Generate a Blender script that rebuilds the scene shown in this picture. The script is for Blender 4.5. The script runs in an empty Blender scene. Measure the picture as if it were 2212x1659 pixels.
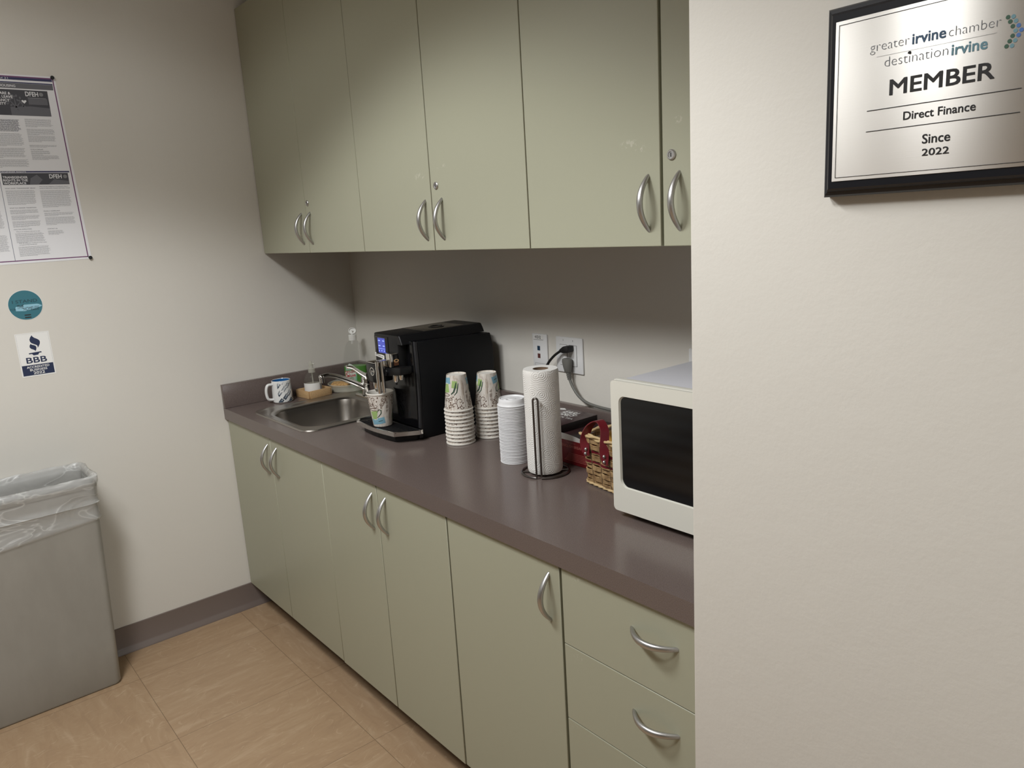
import bpy, bmesh, math, random
from mathutils import Vector, Matrix, noise

random.seed(7)
S = bpy.context.scene
C = S.collection
PI = math.pi

# ------------------------------------------------------------------ camera
F_PX, IW = 1630.38, 2212
cam_d = bpy.data.cameras.new('camera')
cam_d.sensor_fit = 'HORIZONTAL'
cam_d.sensor_width = 36.0
cam_d.lens = F_PX * 36.0 / IW
cam_d.clip_start = 0.02
cam = bpy.data.objects.new('camera', cam_d)
C.objects.link(cam)
_r = Vector((0.6431433, 0.76353699, -0.05812016))
_u = Vector((-0.12324487, 0.17812426, 0.97625942))
_f = Vector((-0.75576279, 0.6207117, -0.20866144))
M = Matrix((_r, _u, -_f)).transposed().to_4x4()
M.translation = Vector((3.0796, -1.0077, 1.5576))
cam.matrix_world = M
S.camera = cam

# ------------------------------------------------------------------ world, lights, exposure
S.view_settings.view_transform = 'Standard'
S.view_settings.look = 'None'
S.view_settings.gamma = 1.0
S.view_settings.use_curve_mapping = False
S.view_settings.exposure = 0.0
w = bpy.data.worlds.new('world'); S.world = w; w.use_nodes = True
w.node_tree.nodes['Background'].inputs[0].default_value = (1.0, 0.96, 0.9, 1)
w.node_tree.nodes['Background'].inputs[1].default_value = 0.05

CEIL = 2.74
def lamp_light(name, x, y, power, cone, soft, squash, radius, col):
    d = bpy.data.lights.new(name, 'SPOT'); d.energy = power; d.color = col
    d.spot_size = math.radians(cone); d.spot_blend = soft; d.shadow_soft_size = radius
    o = bpy.data.objects.new(name, d); C.objects.link(o)
    o.location = (x, y, CEIL - 0.03); o.scale = (squash, 1.0, 1.0)     # louvre cuts off sooner along the tubes
    return o
LAMP_COL = (0.985, 1.0, 1.0)
FILL_W = 22.0          # power of an unseen fill light added to brighten the left wall
FILL_OPENING = (-0.95, -0.27, 0.95, 2.25)  # made-up opening in the far right wall for the added fill light
wd = bpy.data.lights.new('added_fill_light', 'AREA'); wd.shape = 'RECTANGLE'; wd.size = FILL_OPENING[3] - FILL_OPENING[2]; wd.size_y = FILL_OPENING[1] - FILL_OPENING[0]
wd.energy = FILL_W; wd.color = (0.93, 0.97, 1.0)
wo = bpy.data.objects.new('added_fill_light', wd); C.objects.link(wo)
wo.location = (5.17, (FILL_OPENING[0] + FILL_OPENING[1]) / 2, (FILL_OPENING[2] + FILL_OPENING[3]) / 2); wo.rotation_euler = (0, math.radians(90), 0)
LAMPS = [  # x, y, watts, cut-off cone of the louvre, edge softness, squash, soft size
    (0.82, -1.04, 23.0, 156, 0.22, 1.0, 0.24),
    (1.40, -1.06, 160.0, 133, 0.20, 0.78, 0.24),
    (2.12, -1.45, 118.0, 129, 0.26, 1.0, 0.24),
]
FIXTURES = [(1.15, -1.04), (2.20, -1.45)]
for i, (lx, ly, pw, cone, bl, sq, rad) in enumerate(LAMPS):
    lamp_light('ceiling_lamp_light', lx, ly, pw, cone, bl, sq, rad, LAMP_COL)

# ------------------------------------------------------------------ materials
def srgb(r, g, b):
    def c(v):
        v /= 255.0
        return v / 12.92 if v <= 0.04045 else ((v + 0.055) / 1.055) ** 2.4
    return (c(r), c(g), c(b), 1.0)

def mat(name, col, rough=0.5, metal=0.0, spec=0.5, **kw):
    m = bpy.data.materials.new(name); m.use_nodes = True
    b = m.node_tree.nodes['Principled BSDF']
    b.inputs['Base Color'].default_value = col if len(col) == 4 else (*col, 1)
    b.inputs['Roughness'].default_value = rough
    b.inputs['Metallic'].default_value = metal
    b.inputs['Specular IOR Level'].default_value = spec
    for k, v in kw.items():
        b.inputs[k.replace('_', ' ')].default_value = v
    return m

class NT:
    def __init__(s, m):
        s.t = m.node_tree; s.b = s.t.nodes['Principled BSDF']
    def n(s, kind, **kw):
        q = s.t.nodes.new(kind)
        for k, v in kw.items(): setattr(q, k, v)
        return q
    def l(s, a, b): s.t.links.new(a, b)
    def math(s, op, a, b=None, c=None, clamp=False):
        q = s.n('ShaderNodeMath', operation=op); q.use_clamp = clamp
        for i, v in enumerate((a, b, c)):
            if v is None: continue
            if isinstance(v, (int, float)): q.inputs[i].default_value = v
            else: s.l(v, q.inputs[i])
        return q.outputs[0]
    def pos(s): return s.n('ShaderNodeNewGeometry').outputs['Position']
    def obj(s): return s.n('ShaderNodeTexCoord').outputs['Object']
    def noise(s, vec, scale, detail=3, rough=0.5, dist=0.0):
        q = s.n('ShaderNodeTexNoise'); q.inputs['Scale'].default_value = scale
        q.inputs['Detail'].default_value = detail; q.inputs['Roughness'].default_value = rough
        q.inputs['Distortion'].default_value = dist
        s.l(vec, q.inputs['Vector']); return q.outputs['Fac']
    def ramp(s, fac, stops):
        q = s.n('ShaderNodeValToRGB'); e = q.color_ramp.elements
        while len(e) < len(stops): e.new(0.5)
        for i, (p, c) in enumerate(stops):
            e[i].position = p; e[i].color = c if len(c) == 4 else (*c, 1)
        s.l(fac, q.inputs[0]); return q.outputs[0]
    def mix(s, fac, a, b, blend='MIX'):
        q = s.n('ShaderNodeMix', data_type='RGBA', blend_type=blend)
        for i, v in ((0, fac), (6, a), (7, b)):
            if isinstance(v, (int, float)): q.inputs[i].default_value = v
            elif isinstance(v, tuple): q.inputs[i].default_value = v
            else: s.l(v, q.inputs[i])
        return q.outputs[2]
    def bump(s, h, strength=0.2, dist=0.01):
        q = s.n('ShaderNodeBump'); q.inputs['Strength'].default_value = strength
        q.inputs['Distance'].default_value = dist
        s.l(h, q.inputs['Height']); s.l(q.outputs[0], s.b.inputs['Normal']); return q
    def mapping(s, vec, scale=(1, 1, 1), rot=(0, 0, 0), loc=(0, 0, 0)):
        q = s.n('ShaderNodeMapping'); q.inputs['Scale'].default_value = scale
        q.inputs['Rotation'].default_value = rot; q.inputs['Location'].default_value = loc
        s.l(vec, q.inputs['Vector']); return q.outputs[0]
    def sep(s, vec):
        q = s.n('ShaderNodeSeparateXYZ'); s.l(vec, q.inputs[0]); return q.outputs
    def color(s, c): s.l(c, s.b.inputs['Base Color'])

def wall_material(name, col):
    m = mat(name, col, 0.62, spec=0.3); t = NT(m)
    p = t.pos()
    h = t.noise(p, 160, 3, 0.55)
    h2 = t.noise(p, 38, 2, 0.5)
    t.bump(t.math('ADD', t.math('MULTIPLY', h, 0.6), h2), 0.10, 0.004)
    big = t.noise(p, 1.7, 3, 0.6)
    c2 = tuple(v * 0.95 for v in col[:3]) + (1,)
    t.color(t.mix(t.math('MULTIPLY', big, 0.8), col, c2))
    return m
M_WALL = wall_material('wall_paint', srgb(214, 210, 202))
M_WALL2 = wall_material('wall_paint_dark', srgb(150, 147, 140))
M_CEIL = mat('ceiling_tile_white', srgb(225, 222, 214), 0.9)

def floor_material():
    m = mat('vinyl_tile', srgb(170, 142, 110), 0.38, spec=0.4); t = NT(m)
    p = t.pos(); x, y, z = t.sep(p)
    T, X0, Y0 = 0.4572, 0.2378, -0.0655
    gx = t.math('DIVIDE', t.math('SUBTRACT', x, X0), T)
    gy = t.math('DIVIDE', t.math('SUBTRACT', y, Y0), T)
    fx = t.math('ABSOLUTE', t.math('SUBTRACT', t.math('FRACT', gx), 0.5))
    fy = t.math('ABSOLUTE', t.math('SUBTRACT', t.math('FRACT', gy), 0.5))
    edge = t.math('MAXIMUM', fx, fy)
    seam = t.math('GREATER_THAN', edge, 0.4981)
    par = t.math('MODULO', t.math('ABSOLUTE', t.math('FLOOR', gy)), 2.0)
    cell = t.math('ADD', t.math('MULTIPLY', t.math('FLOOR', gx), 7.31), t.math('MULTIPLY', t.math('FLOOR', gy), 3.77))
    off = t.n('ShaderNodeCombineXYZ'); t.l(cell, off.inputs[2])
    va = t.n('ShaderNodeVectorMath', operation='ADD'); t.l(p, va.inputs[0]); t.l(off.outputs[0], va.inputs[1])
    a = t.mapping(va.outputs[0], (11, 2.0, 1), (0, 0, 0.14))
    b = t.mapping(va.outputs[0], (2.2, 9, 1), (0, 0, -0.35))
    na = t.noise(a, 2.6, 5, 0.60, 1.1); nb = t.noise(b, 2.6, 5, 0.60, 1.1)
    q = t.n('ShaderNodeMix', data_type='FLOAT'); t.l(par, q.inputs[0]); t.l(na, q.inputs[3]); t.l(nb, q.inputs[2])
    st = q.outputs[0]
    wn = t.noise(p, 4.5, 2)
    vb = t.n('ShaderNodeVectorMath', operation='ADD'); wx = t.n('ShaderNodeCombineXYZ'); t.l(t.math('MULTIPLY', wn, 0.35), wx.inputs[0]); t.l(va.outputs[0], vb.inputs[0]); t.l(wx.outputs[0], vb.inputs[1])
    fine = t.noise(t.mapping(vb.outputs[0], (46, 5, 1), (0, 0, 0.14)), 4, 3, 0.55)
    fine2 = t.noise(t.mapping(vb.outputs[0], (40, 6, 1), (0, 0, 0.14), (3, 1, 0)), 4, 3, 0.55)
    col = t.ramp(st, [(0.26, srgb(160, 134, 107)), (0.45, srgb(168, 141, 112)), (0.58, srgb(172, 146, 117)), (0.70, srgb(181, 156, 128))])
    col = t.mix(t.math('MULTIPLY', t.math('GREATER_THAN', fine, 0.64), 0.22), col, srgb(140, 114, 88))
    col = t.mix(t.math('MULTIPLY', t.math('GREATER_THAN', fine2, 0.63), 0.28), col, srgb(204, 182, 154))
    blot = t.noise(p, 2.2, 2)
    col = t.mix(t.math('MULTIPLY', blot, 0.22), col, srgb(150, 120, 92))
    col = t.mix(t.math('MULTIPLY', seam, 0.72), col, srgb(92, 72, 54))
    t.color(col)
    t.bump(t.math('SUBTRACT', st, t.math('MULTIPLY', seam, 0.6)), 0.12, 0.002)
    return m
M_FLOOR = floor_material()

# tape residue left on the doors: (x, z, half width, half height)
RESIDUE = [(1.195, 1.702, .030, .012), (1.305, 1.722, .026, .008), (1.99, 1.702, .030, .011), (2.02, 1.690, .020, .008),
           (2.115, 1.735, .014, .008), (2.03, .823, .018, .006), (2.02, .640, .016, .007), (2.00, .462, .018, .006)]
def laminate(name, col):
    m = mat(name, col, 0.40, spec=0.42); t = NT(m)
    p = t.pos(); x, y, z = t.sep(p)
    n1 = t.noise(p, 90, 3, 0.6); n2 = t.noise(p, 420, 2, 0.5)
    total = None
    for (rx, rz, hw, hh) in RESIDUE:
        dx = t.math('DIVIDE', t.math('SUBTRACT', x, rx), hw); dz = t.math('DIVIDE', t.math('SUBTRACT', z, rz), hh)
        d = t.math('ADD', t.math('MULTIPLY', dx, dx), t.math('MULTIPLY', dz, dz))
        v = t.math('SUBTRACT', 1.0, d, clamp=True)
        total = v if total is None else t.math('ADD', total, v)
    k = t.math('MULTIPLY', t.math('MULTIPLY', total, t.math('GREATER_THAN', n1, 0.55)), t.math('MULTIPLY', n2, 0.55), clamp=True)
    c2 = tuple(v * 0.97 for v in col[:3]) + (1,)
    base = t.mix(t.noise(p, 500, 2), col, c2)
    t.color(t.mix(k, base, srgb(226, 224, 212)))
    t.bump(n2, 0.05, 0.0015)
    return m
M_CAB = laminate('sage_laminate', srgb(167, 167, 147))
M_GAPSHADE = mat('cabinet_gap_shade', srgb(30, 27, 23), 0.8)  # near-black carcass colour, paints deep shade into the door gaps
def counter_material():
    m = mat('mauve_brown_laminate', srgb(104, 91, 88), 0.30, spec=0.5); t = NT(m)
    p = t.pos()
    n = t.noise(p, 650, 2, 0.7)
    c = t.ramp(n, [(0.32, srgb(92, 80, 76)), (0.5, srgb(103, 91, 87)), (0.68, srgb(116, 104, 99))])
    t.color(c); t.bump(n, 0.018, 0.0006)
    r = t.noise(p, 6, 3)
    t.l(t.math('ADD', t.math('MULTIPLY', r, 0.08), 0.19), t.b.inputs['Roughness'])
    return m
M_CTR = counter_material()
M_SPL = mat('splash_edge', srgb(104, 92, 88), 0.4)
M_BASEB = mat('rubber_base', srgb(112, 100, 94), 0.40)

def brushed(name, col, rough, aniso_scale=(4, 4, 260), strength=0.08):
    m = mat(name, col, rough, 1.0); t = NT(m)
    h = t.noise(t.mapping(t.obj(), aniso_scale), 6, 3, 0.6)
    t.bump(h, strength, 0.0006)
    t.l(t.math('ADD', t.math('MULTIPLY', h, 0.12), rough - 0.06), t.b.inputs['Roughness'])
    return m
M_NICK = brushed('satin_nickel', srgb(188, 187, 186), 0.38, (60, 60, 4))
M_STEEL = brushed('stainless', srgb(168, 163, 157), 0.30, (5, 220, 220))
M_CHROME = mat('chrome', srgb(226, 225, 222), 0.13, 1.0)
M_WIRE = mat('dark_nickel_wire', srgb(120, 116, 114), 0.28, 1.0)
M_BLKG = mat('gloss_black', srgb(12, 12, 14), 0.16, spec=0.5)
M_BLKM = mat('matt_black', srgb(17, 17, 19), 0.42, spec=0.35)
M_BLKS = mat('side_black', srgb(14, 15, 18), 0.5, spec=0.25)
M_BLKR = mat('black_rubber', srgb(14, 14, 15), 0.55)
M_GREYP = mat('grey_cord', srgb(104, 103, 98), 0.5)
M_WHITEP = mat('white_plastic', srgb(226, 225, 220), 0.35)
M_OUTLET = mat('outlet_white', srgb(222, 222, 222), 0.35)
M_SLOT = mat('outlet_gap', srgb(92, 90, 88), 0.6)
M_LABEL = mat('label_white', srgb(232, 231, 228), 0.5)
M_INK = mat('ink_black', srgb(28, 27, 28), 0.5)
M_INKG = mat('ink_grey', srgb(128, 128, 130), 0.6)
M_INKL = mat('ink_light_grey', srgb(152, 152, 156), 0.6)
M_MW = mat('microwave_white', srgb(218, 216, 206), 0.36)
M_MWTOP = mat('microwave_shell', srgb(200, 200, 206), 0.30)
def mw_glass():
    m = mat('microwave_glass', srgb(10, 12, 15), 0.14, spec=0.5); t = NT(m)
    x, y, z = t.sep(t.pos())
    s = t.math('SINE', t.math('MULTIPLY', z, 190.0))
    t.color(t.mix(t.math('MULTIPLY', t.math('ADD', s, 1.0), 0.5), srgb(9, 11, 14), srgb(15, 18, 21)))
    return m
M_MWG = mw_glass()
M_CERW = mat('ceramic_white', srgb(226, 226, 224), 0.18)
M_CERB = mat('ceramic_blue', srgb(44, 104, 164), 0.18)
M_NAVY = mat('print_navy', srgb(24, 38, 72), 0.5)
M_MUGP = mat('mug_print', srgb(38, 48, 62), 0.35)
M_TEAL = mat('sticker_teal', srgb(44, 108, 122), 0.45)
M_LBLUE = mat('marker_light_blue', srgb(140, 188, 206), 0.5)
M_PAPER = mat('paper_white', srgb(228, 228, 231), 0.62)
M_BANNER = mat('banner_charcoal', srgb(66, 66, 72), 0.6)
M_BANNER2 = mat('banner_grey', srgb(100, 100, 106), 0.6)
M_HEAD = mat('heading_grey', srgb(118, 118, 126), 0.6)
M_PURP = mat('border_purple', srgb(106, 52, 100), 0.55)
M_INDIGO = mat('stripe_indigo', srgb(48, 49, 88), 0.55)
M_FRAME = mat('plaque_black', srgb(20, 21, 27), 0.30, spec=0.5)
def plate_metal():
    m = mat('plaque_plate', srgb(214, 211, 206), 0.46, 1.0, Anisotropic=0.85, Anisotropic_Rotation=0.25); t = NT(m)
    tg = t.n('ShaderNodeTangent', direction_type='UV_MAP'); tg.uv_map = 'UVMap'
    t.l(tg.outputs[0], t.b.inputs['Tangent'])
    h = t.noise(t.mapping(t.obj(), (3, 240, 240)), 6, 3, 0.6)
    t.bump(h, 0.10, 0.0005)
    return m
M_PLATE = plate_metal()
M_TXTG = mat('plaque_text_grey', srgb(118, 122, 128), 0.5)
M_TXTB = mat('plaque_text_blue', srgb(64, 92, 120), 0.5)
M_TXTT = mat('plaque_text_teal', srgb(104, 144, 158), 0.5)
M_D1 = mat('dot_green', srgb(58, 92, 74), 0.5); M_D2 = mat('dot_teal', srgb(112, 152, 164), 0.5); M_D3 = mat('dot_blue', srgb(78, 118, 180), 0.5)
M_LIDW = mat('lid_white', srgb(232, 232, 234), 0.38)
M_CUPW = mat('cup_rim_white', srgb(232, 228, 220), 0.5)
def cup_paper():
    m = mat('cup_paper', srgb(214, 207, 198), 0.55); t = NT(m)
    n = t.noise(t.mapping(t.obj(), (130, 130, 16)), 1.0, 5, 0.7, 0.6)
    t.color(t.ramp(n, [(0.36, srgb(184, 170, 156)), (0.50, srgb(218, 211, 202)), (0.7, srgb(230, 225, 218))]))
    return m
M_CUP = cup_paper()
M_CBRN = mat('cup_brown', srgb(92, 62, 46), 0.5); M_CGRN = mat('cup_green', srgb(158, 186, 116), 0.5)
M_CDGR = mat('cup_dark_green', srgb(52, 78, 62), 0.5); M_CBLU = mat('cup_blue', srgb(126, 172, 192), 0.5)
def towel_paper():
    m = mat('paper_towel', srgb(232, 230, 226), 0.85, spec=0.1); t = NT(m)
    o = t.n('ShaderNodeTexCoord').outputs['UV']
    v = t.n('ShaderNodeTexVoronoi', voronoi_dimensions='2D'); v.inputs['Scale'].default_value = 28.0; v.inputs['Randomness'].default_value = 0.8
    t.l(o, v.inputs['Vector'])
    d = v.outputs['Distance']
    ring = t.math('SINE', t.math('MULTIPLY', d, 44.0))
    fade = t.math('SUBTRACT', 1.0, t.math('MULTIPLY', d, 1.25), clamp=True)
    h = t.math('ADD', t.math('MULTIPLY', ring, fade), t.math('MULTIPLY', t.noise(o, 260, 3, 0.6), 0.5))
    t.bump(h, 0.42, 0.0014)
    return m
M_TOWEL = towel_paper()
M_CARD = mat('cardboard_core', srgb(120, 98, 78), 0.8)
M_TEAR = mat('tea_red', srgb(116, 26, 31), 0.35); M_TEAD = mat('tea_dark', srgb(62, 40, 42), 0.30); M_TEAE = mat('tea_edge_dark', srgb(30, 20, 22), 0.4)
M_TEAP = mat('tea_print_pink', srgb(196, 120, 110), 0.5)
def wicker():
    m = mat('wicker', srgb(176, 142, 98), 0.6); t = NT(m)
    n = t.noise(t.obj(), 55, 3, 0.6)
    t.color(t.ramp(n, [(0.3, srgb(112, 84, 54)), (0.5, srgb(150, 120, 82)), (0.7, srgb(184, 156, 114))]))
    return m
M_WICK = wicker(); M_WICKL = mat('wicker_pale', srgb(198, 172, 128), 0.6); M_WICKD = mat('wicker_stake', srgb(92, 70, 46), 0.7)
M_LEATH = mat('oxblood_leather', srgb(106, 24, 34), 0.36); M_YEL = mat('packet_yellow', srgb(226, 178, 88), 0.4)
def bamboo():
    m = mat('bamboo', srgb(196, 162, 118), 0.5); t = NT(m)
    n = t.noise(t.mapping(t.obj(), (4, 40, 40)), 6, 3)
    t.color(t.ramp(n, [(0.35, srgb(186, 151, 108)), (0.65, srgb(200, 167, 123))]))
    return m
M_BAM = bamboo()
def sponge():
    m = mat('sponge_tan', srgb(192, 150, 96), 0.9); t = NT(m)
    n = t.noise(t.obj(), 140, 4, 0.7); t.color(t.ramp(n, [(0.3, srgb(150, 108, 62)), (0.6, srgb(202, 164, 110))])); t.bump(n, 0.5, 0.003)
    return m
M_SPONGE = sponge()

def sheer(name, col, transp, rough=0.15, spec=0.5):
    """thin see-through plastic: part straight-through, part coloured surface"""
    m = mat(name, col, rough, spec=spec)
    m.node_tree.nodes['Principled BSDF'].inputs['Alpha'].default_value = 1.0 - transp
    return m
M_CLEAR = sheer('clear_plastic', srgb(140, 142, 132), 0.90, 0.05, 1.0)
M_CLEARM = sheer('milky_plastic', srgb(206, 204, 190), 0.55, 0.3)
M_GREENL = sheer('green_detergent', srgb(74, 140, 44), 0.10, 0.25, 0.3)
M_SOAPL = sheer('clear_soap', srgb(206, 202, 188), 0.55, 0.12)
M_GLABEL = mat('bottle_label', srgb(120, 176, 140), 0.4); M_GLABW = mat('bottle_label_white', srgb(206, 218, 206), 0.4)
M_RED = mat('print_red', srgb(178, 34, 48), 0.45); M_PINK = mat('print_pink', srgb(206, 144, 140), 0.5)
def liner():
    m = mat('bin_liner', srgb(206, 206, 204), 0.30, spec=0.5); t = NT(m)
    p = t.obj()
    n = t.noise(t.mapping(p, (7, 4, 11), (0.35, 0.3, 0)), 1.6, 2, 0.45, 0.9)
    t.bump(n, 0.40, 0.012)
    crease = t.math('POWER', t.math('SUBTRACT', 1.0, t.math('ABSOLUTE', t.math('SUBTRACT', t.math('MULTIPLY', n, 2.0), 1.0))), 26.0)
    t.l(t.math('ADD', t.math('ADD', 0.26, t.math('MULTIPLY', n, 0.24)), t.math('MULTIPLY', crease, 0.40), clamp=True), t.b.inputs['Alpha'])
    return m
M_LINER = liner()
def bin_plastic():
    m = mat('bin_grey_plastic', srgb(156, 152, 144), 0.42); t = NT(m)
    p = t.obj(); n = t.noise(t.mapping(p, (3, 3, 1.2)), 4, 4, 0.6)
    t.color(t.ramp(n, [(0.3, srgb(146, 143, 136)), (0.65, srgb(153, 150, 143))]))
    t.bump(t.noise(p, 300, 2), 0.06, 0.001)
    return m
M_BIN = bin_plastic()
def screen():
    m = mat('screen_blue', srgb(40, 44, 110), 0.2)
    b = m.node_tree.nodes['Principled BSDF']
    b.inputs['Emission Color'].default_value = srgb(84, 96, 205); b.inputs['Emission Strength'].default_value = 0.62
    return m
M_SCR = screen()
M_ICON = mat('screen_icon', srgb(150, 170, 255), 0.3)
M_ICON.node_tree.nodes['Principled BSDF'].inputs['Emission Color'].default_value = srgb(150, 175, 255)
M_ICON.node_tree.nodes['Principled BSDF'].inputs['Emission Strength'].default_value = 0.8
M_COPPER = mat('copper_badge', srgb(226, 182, 130), 0.35, 0.4)
M_DIFF = mat('lamp_diffuser', srgb(240, 238, 230), 0.6)
M_DIFF.node_tree.nodes['Principled BSDF'].inputs['Emission Color'].default_value = (1, .95, .88, 1)
M_DIFF.node_tree.nodes['Principled BSDF'].inputs['Emission Strength'].default_value = 0.2
M_JBLUE = mat('jack_blue', srgb(40, 62, 84), 0.4); M_JRED = mat('jack_red', srgb(92, 54, 50), 0.4)

# ------------------------------------------------------------------ mesh builder
class MB:
    def __init__(s): s.bm = bmesh.new(); s.mi = 0
    def m(s, i): s.mi = i; return s
    def face(s, vs):
        try:
            f = s.bm.faces.new(vs); f.material_index = s.mi; f.smooth = True; return f
        except ValueError: return None
    def poly(s, pts): return s.face([s.bm.verts.new(p) for p in pts])
    def absorb(s, tmp, xf=None):
        mp = {}
        for v in tmp.verts: mp[v] = s.bm.verts.new(xf @ v.co if xf else v.co)
        for f in tmp.faces: s.face([mp[v] for v in f.verts])
        tmp.free(); return s
    def box(s, x0, x1, y0, y1, z0, z1, bev=0.0, seg=2, xf=None):
        t = bmesh.new()
        bmesh.ops.create_cube(t, size=1.0)
        for v in t.verts:
            v.co = Vector(((x0 + x1) / 2 + v.co.x * (x1 - x0), (y0 + y1) / 2 + v.co.y * (y1 - y0), (z0 + z1) / 2 + v.co.z * (z1 - z0)))
        if bev > 0: bmesh.ops.bevel(t, geom=t.edges[:], offset=bev, segments=seg, profile=0.5, affect='EDGES')
        return s.absorb(t, xf)
    def prism(s, pts, fn, d0, d1, bev=0.0, seg=2):
        """pts: 2-d outline; fn(a, b, d) -> 3-d point"""
        t = bmesh.new()
        lo = [t.verts.new(fn(a, b, d0)) for a, b in pts]; hi = [t.verts.new(fn(a, b, d1)) for a, b in pts]
        n = len(pts)
        t.faces.new(lo); t.faces.new(hi[::-1])
        for i in range(n): t.faces.new((lo[i], hi[i], hi[(i + 1) % n], lo[(i + 1) % n]))
        bmesh.ops.recalc_face_normals(t, faces=t.faces[:])
        if bev > 0: bmesh.ops.bevel(t, geom=t.edges[:], offset=bev, segments=seg, profile=0.5, affect='EDGES')
        return s.absorb(t)
    def loft(s, loops, cap0=False, cap1=False, closed=False):
        rows = [[s.bm.verts.new(p) for p in lp] for lp in loops]
        n = len(rows[0]); R = len(rows)
        for i in range(R if closed else R - 1):
            a, b = rows[i], rows[(i + 1) % R]
            for j in range(n): s.face((a[j], a[(j + 1) % n], b[(j + 1) % n], b[j]))
        if cap0: s.face(rows[0][::-1])
        if cap1: s.face(rows[-1])
        return s
    def lathe(s, prof, seg=48, c=(0, 0, 0), cap0=False, cap1=False):
        loops = [[(c[0] + r * math.cos(2 * PI * k / seg), c[1] + r * math.sin(2 * PI * k / seg), c[2] + z) for k in range(seg)] for r, z in prof]
        return s.loft(loops, cap0, cap1)
    def tube(s, path, r, seg=12, closed=False, flat=1.0, side=None):
        P = [Vector(p) for p in path]; n = len(P)
        rs = r if isinstance(r, (list, tuple)) else [r] * n
        def tan(i):
            if closed: return (P[(i + 1) % n] - P[i - 1]).normalized()
            return (P[min(i + 1, n - 1)] - P[max(i - 1, 0)]).normalized()
        t0 = tan(0); a = Vector(side) if side else (Vector((0, 0, 1)) if abs(t0.z) < 0.9 else Vector((1, 0, 0)))
        u = (a - t0 * a.dot(t0)).normalized(); loops = []
        for i in range(n):
            t = tan(i); u = (u - t * u.dot(t)).normalized(); v = t.cross(u)
            loops.append([P[i] + (u * math.cos(2 * PI * k / seg) + v * math.sin(2 * PI * k / seg) * flat) * rs[i] for k in range(seg)])
        return s.loft(loops, not closed, not closed, closed)
    def disc(s, c, nrm, r, seg=32, r2=None, up=(0, 0, 1)):
        nrm = Vector(nrm).normalized(); a = Vector(up)
        if abs(a.dot(nrm)) > 0.95: a = Vector((1, 0, 0))
        u = (a - nrm * a.dot(nrm)).normalized(); v = nrm.cross(u); c = Vector(c)
        return s.poly([c + u * math.cos(2 * PI * k / seg) * r - v * math.sin(2 * PI * k / seg) * -(r2 or r) for k in range(seg)])
    def sphere(s, c, r, sz=1.0, seg=16, rings=10):
        t = bmesh.new(); bmesh.ops.create_uvsphere(t, u_segments=seg, v_segments=rings, radius=r)
        for v in t.verts: v.co = Vector((v.co.x + c[0], v.co.y + c[1], v.co.z * sz + c[2]))
        return s.absorb(t)
    def text(s, body, o, right, up, width=None, height=None, align='LEFT', bold=0.0, shear=0.0, lift=0.0004, warp=None):
        """flat letters: o is the baseline start (or centre), sized by box width and/or height"""
        cu = bpy.data.curves.new('t', 'FONT'); cu.body = body; cu.size = 1.0; cu.offset = min(bold, 0.0); cu.shear = shear; cu.resolution_u = 3
        ob = bpy.data.objects.new('t', cu); C.objects.link(ob)
        dg = bpy.context.evaluated_depsgraph_get()
        me = bpy.data.meshes.new_from_object(ob.evaluated_get(dg))
        co = [v.co.copy() for v in me.vertices]
        x0 = min(v.x for v in co); x1 = max(v.x for v in co); y0 = min(v.y for v in co); y1 = max(v.y for v in co)
        sx = width / (x1 - x0) if width else height / (y1 - y0); sy = height / (y1 - y0) if height else sx
        off = x0 if align == 'LEFT' else (x0 + x1) / 2 if align == 'CENTER' else x1
        R, U = Vector(right).normalized(), Vector(up).normalized(); N = R.cross(U); o = Vector(o)
        d = max(bold, 0.0)          # heavier strokes: the same letters laid again a hair to each side
        for i, (ox, oy) in enumerate([(0, 0)] if d == 0 else [(-d, -d), (d, -d), (d, d), (-d, d), (0, 0)]):
            vs = []
            for v in co:
                p, q = (v.x + ox - off) * sx, (v.y + oy) * sy
                vs.append(s.bm.verts.new(warp(p, q) if warp else o + R * p + U * q + N * (lift + i * 2e-5)))
            for f in me.polygons: s.face([vs[k] for k in f.vertices])
        bpy.data.objects.remove(ob); bpy.data.curves.remove(cu); bpy.data.meshes.remove(me)
        return s
    def build(s, name, mats, parent=None, local=False, angle=38, recalc=True):
        if parent is not None and not local:
            root = parent
            while root.parent: root = root.parent
            d = Vector(root.location)
            for v in s.bm.verts: v.co -= d
        if recalc: bmesh.ops.recalc_face_normals(s.bm, faces=s.bm.faces[:])
        me = bpy.data.meshes.new(name); s.bm.to_mesh(me); s.bm.free()
        for q in (mats if isinstance(mats, (list, tuple)) else [mats]): me.materials.append(q)
        me.set_sharp_from_angle(angle=math.radians(angle))
        o = bpy.data.objects.new(name, me); C.objects.link(o)
        if parent is not None: o.parent = parent
        return o

def tag(o, label, cat, group=None):
    o['label'] = label; o['category'] = cat
    if group: o['group'] = group
    return o
def thing(name, label, cat, loc=(0, 0, 0), rotz=0.0, group=None):
    o = bpy.data.objects.new(name, None); C.objects.link(o); o.empty_display_size = 0.05
    o.location = loc; o.rotation_euler = (0, 0, rotz)
    return tag(o, label, cat, group)
def struct(name, mb, mats):
    o = mb.build(name, mats); o['kind'] = 'structure'; return o
def plabel(o, label): o['label'] = label; return o

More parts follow.
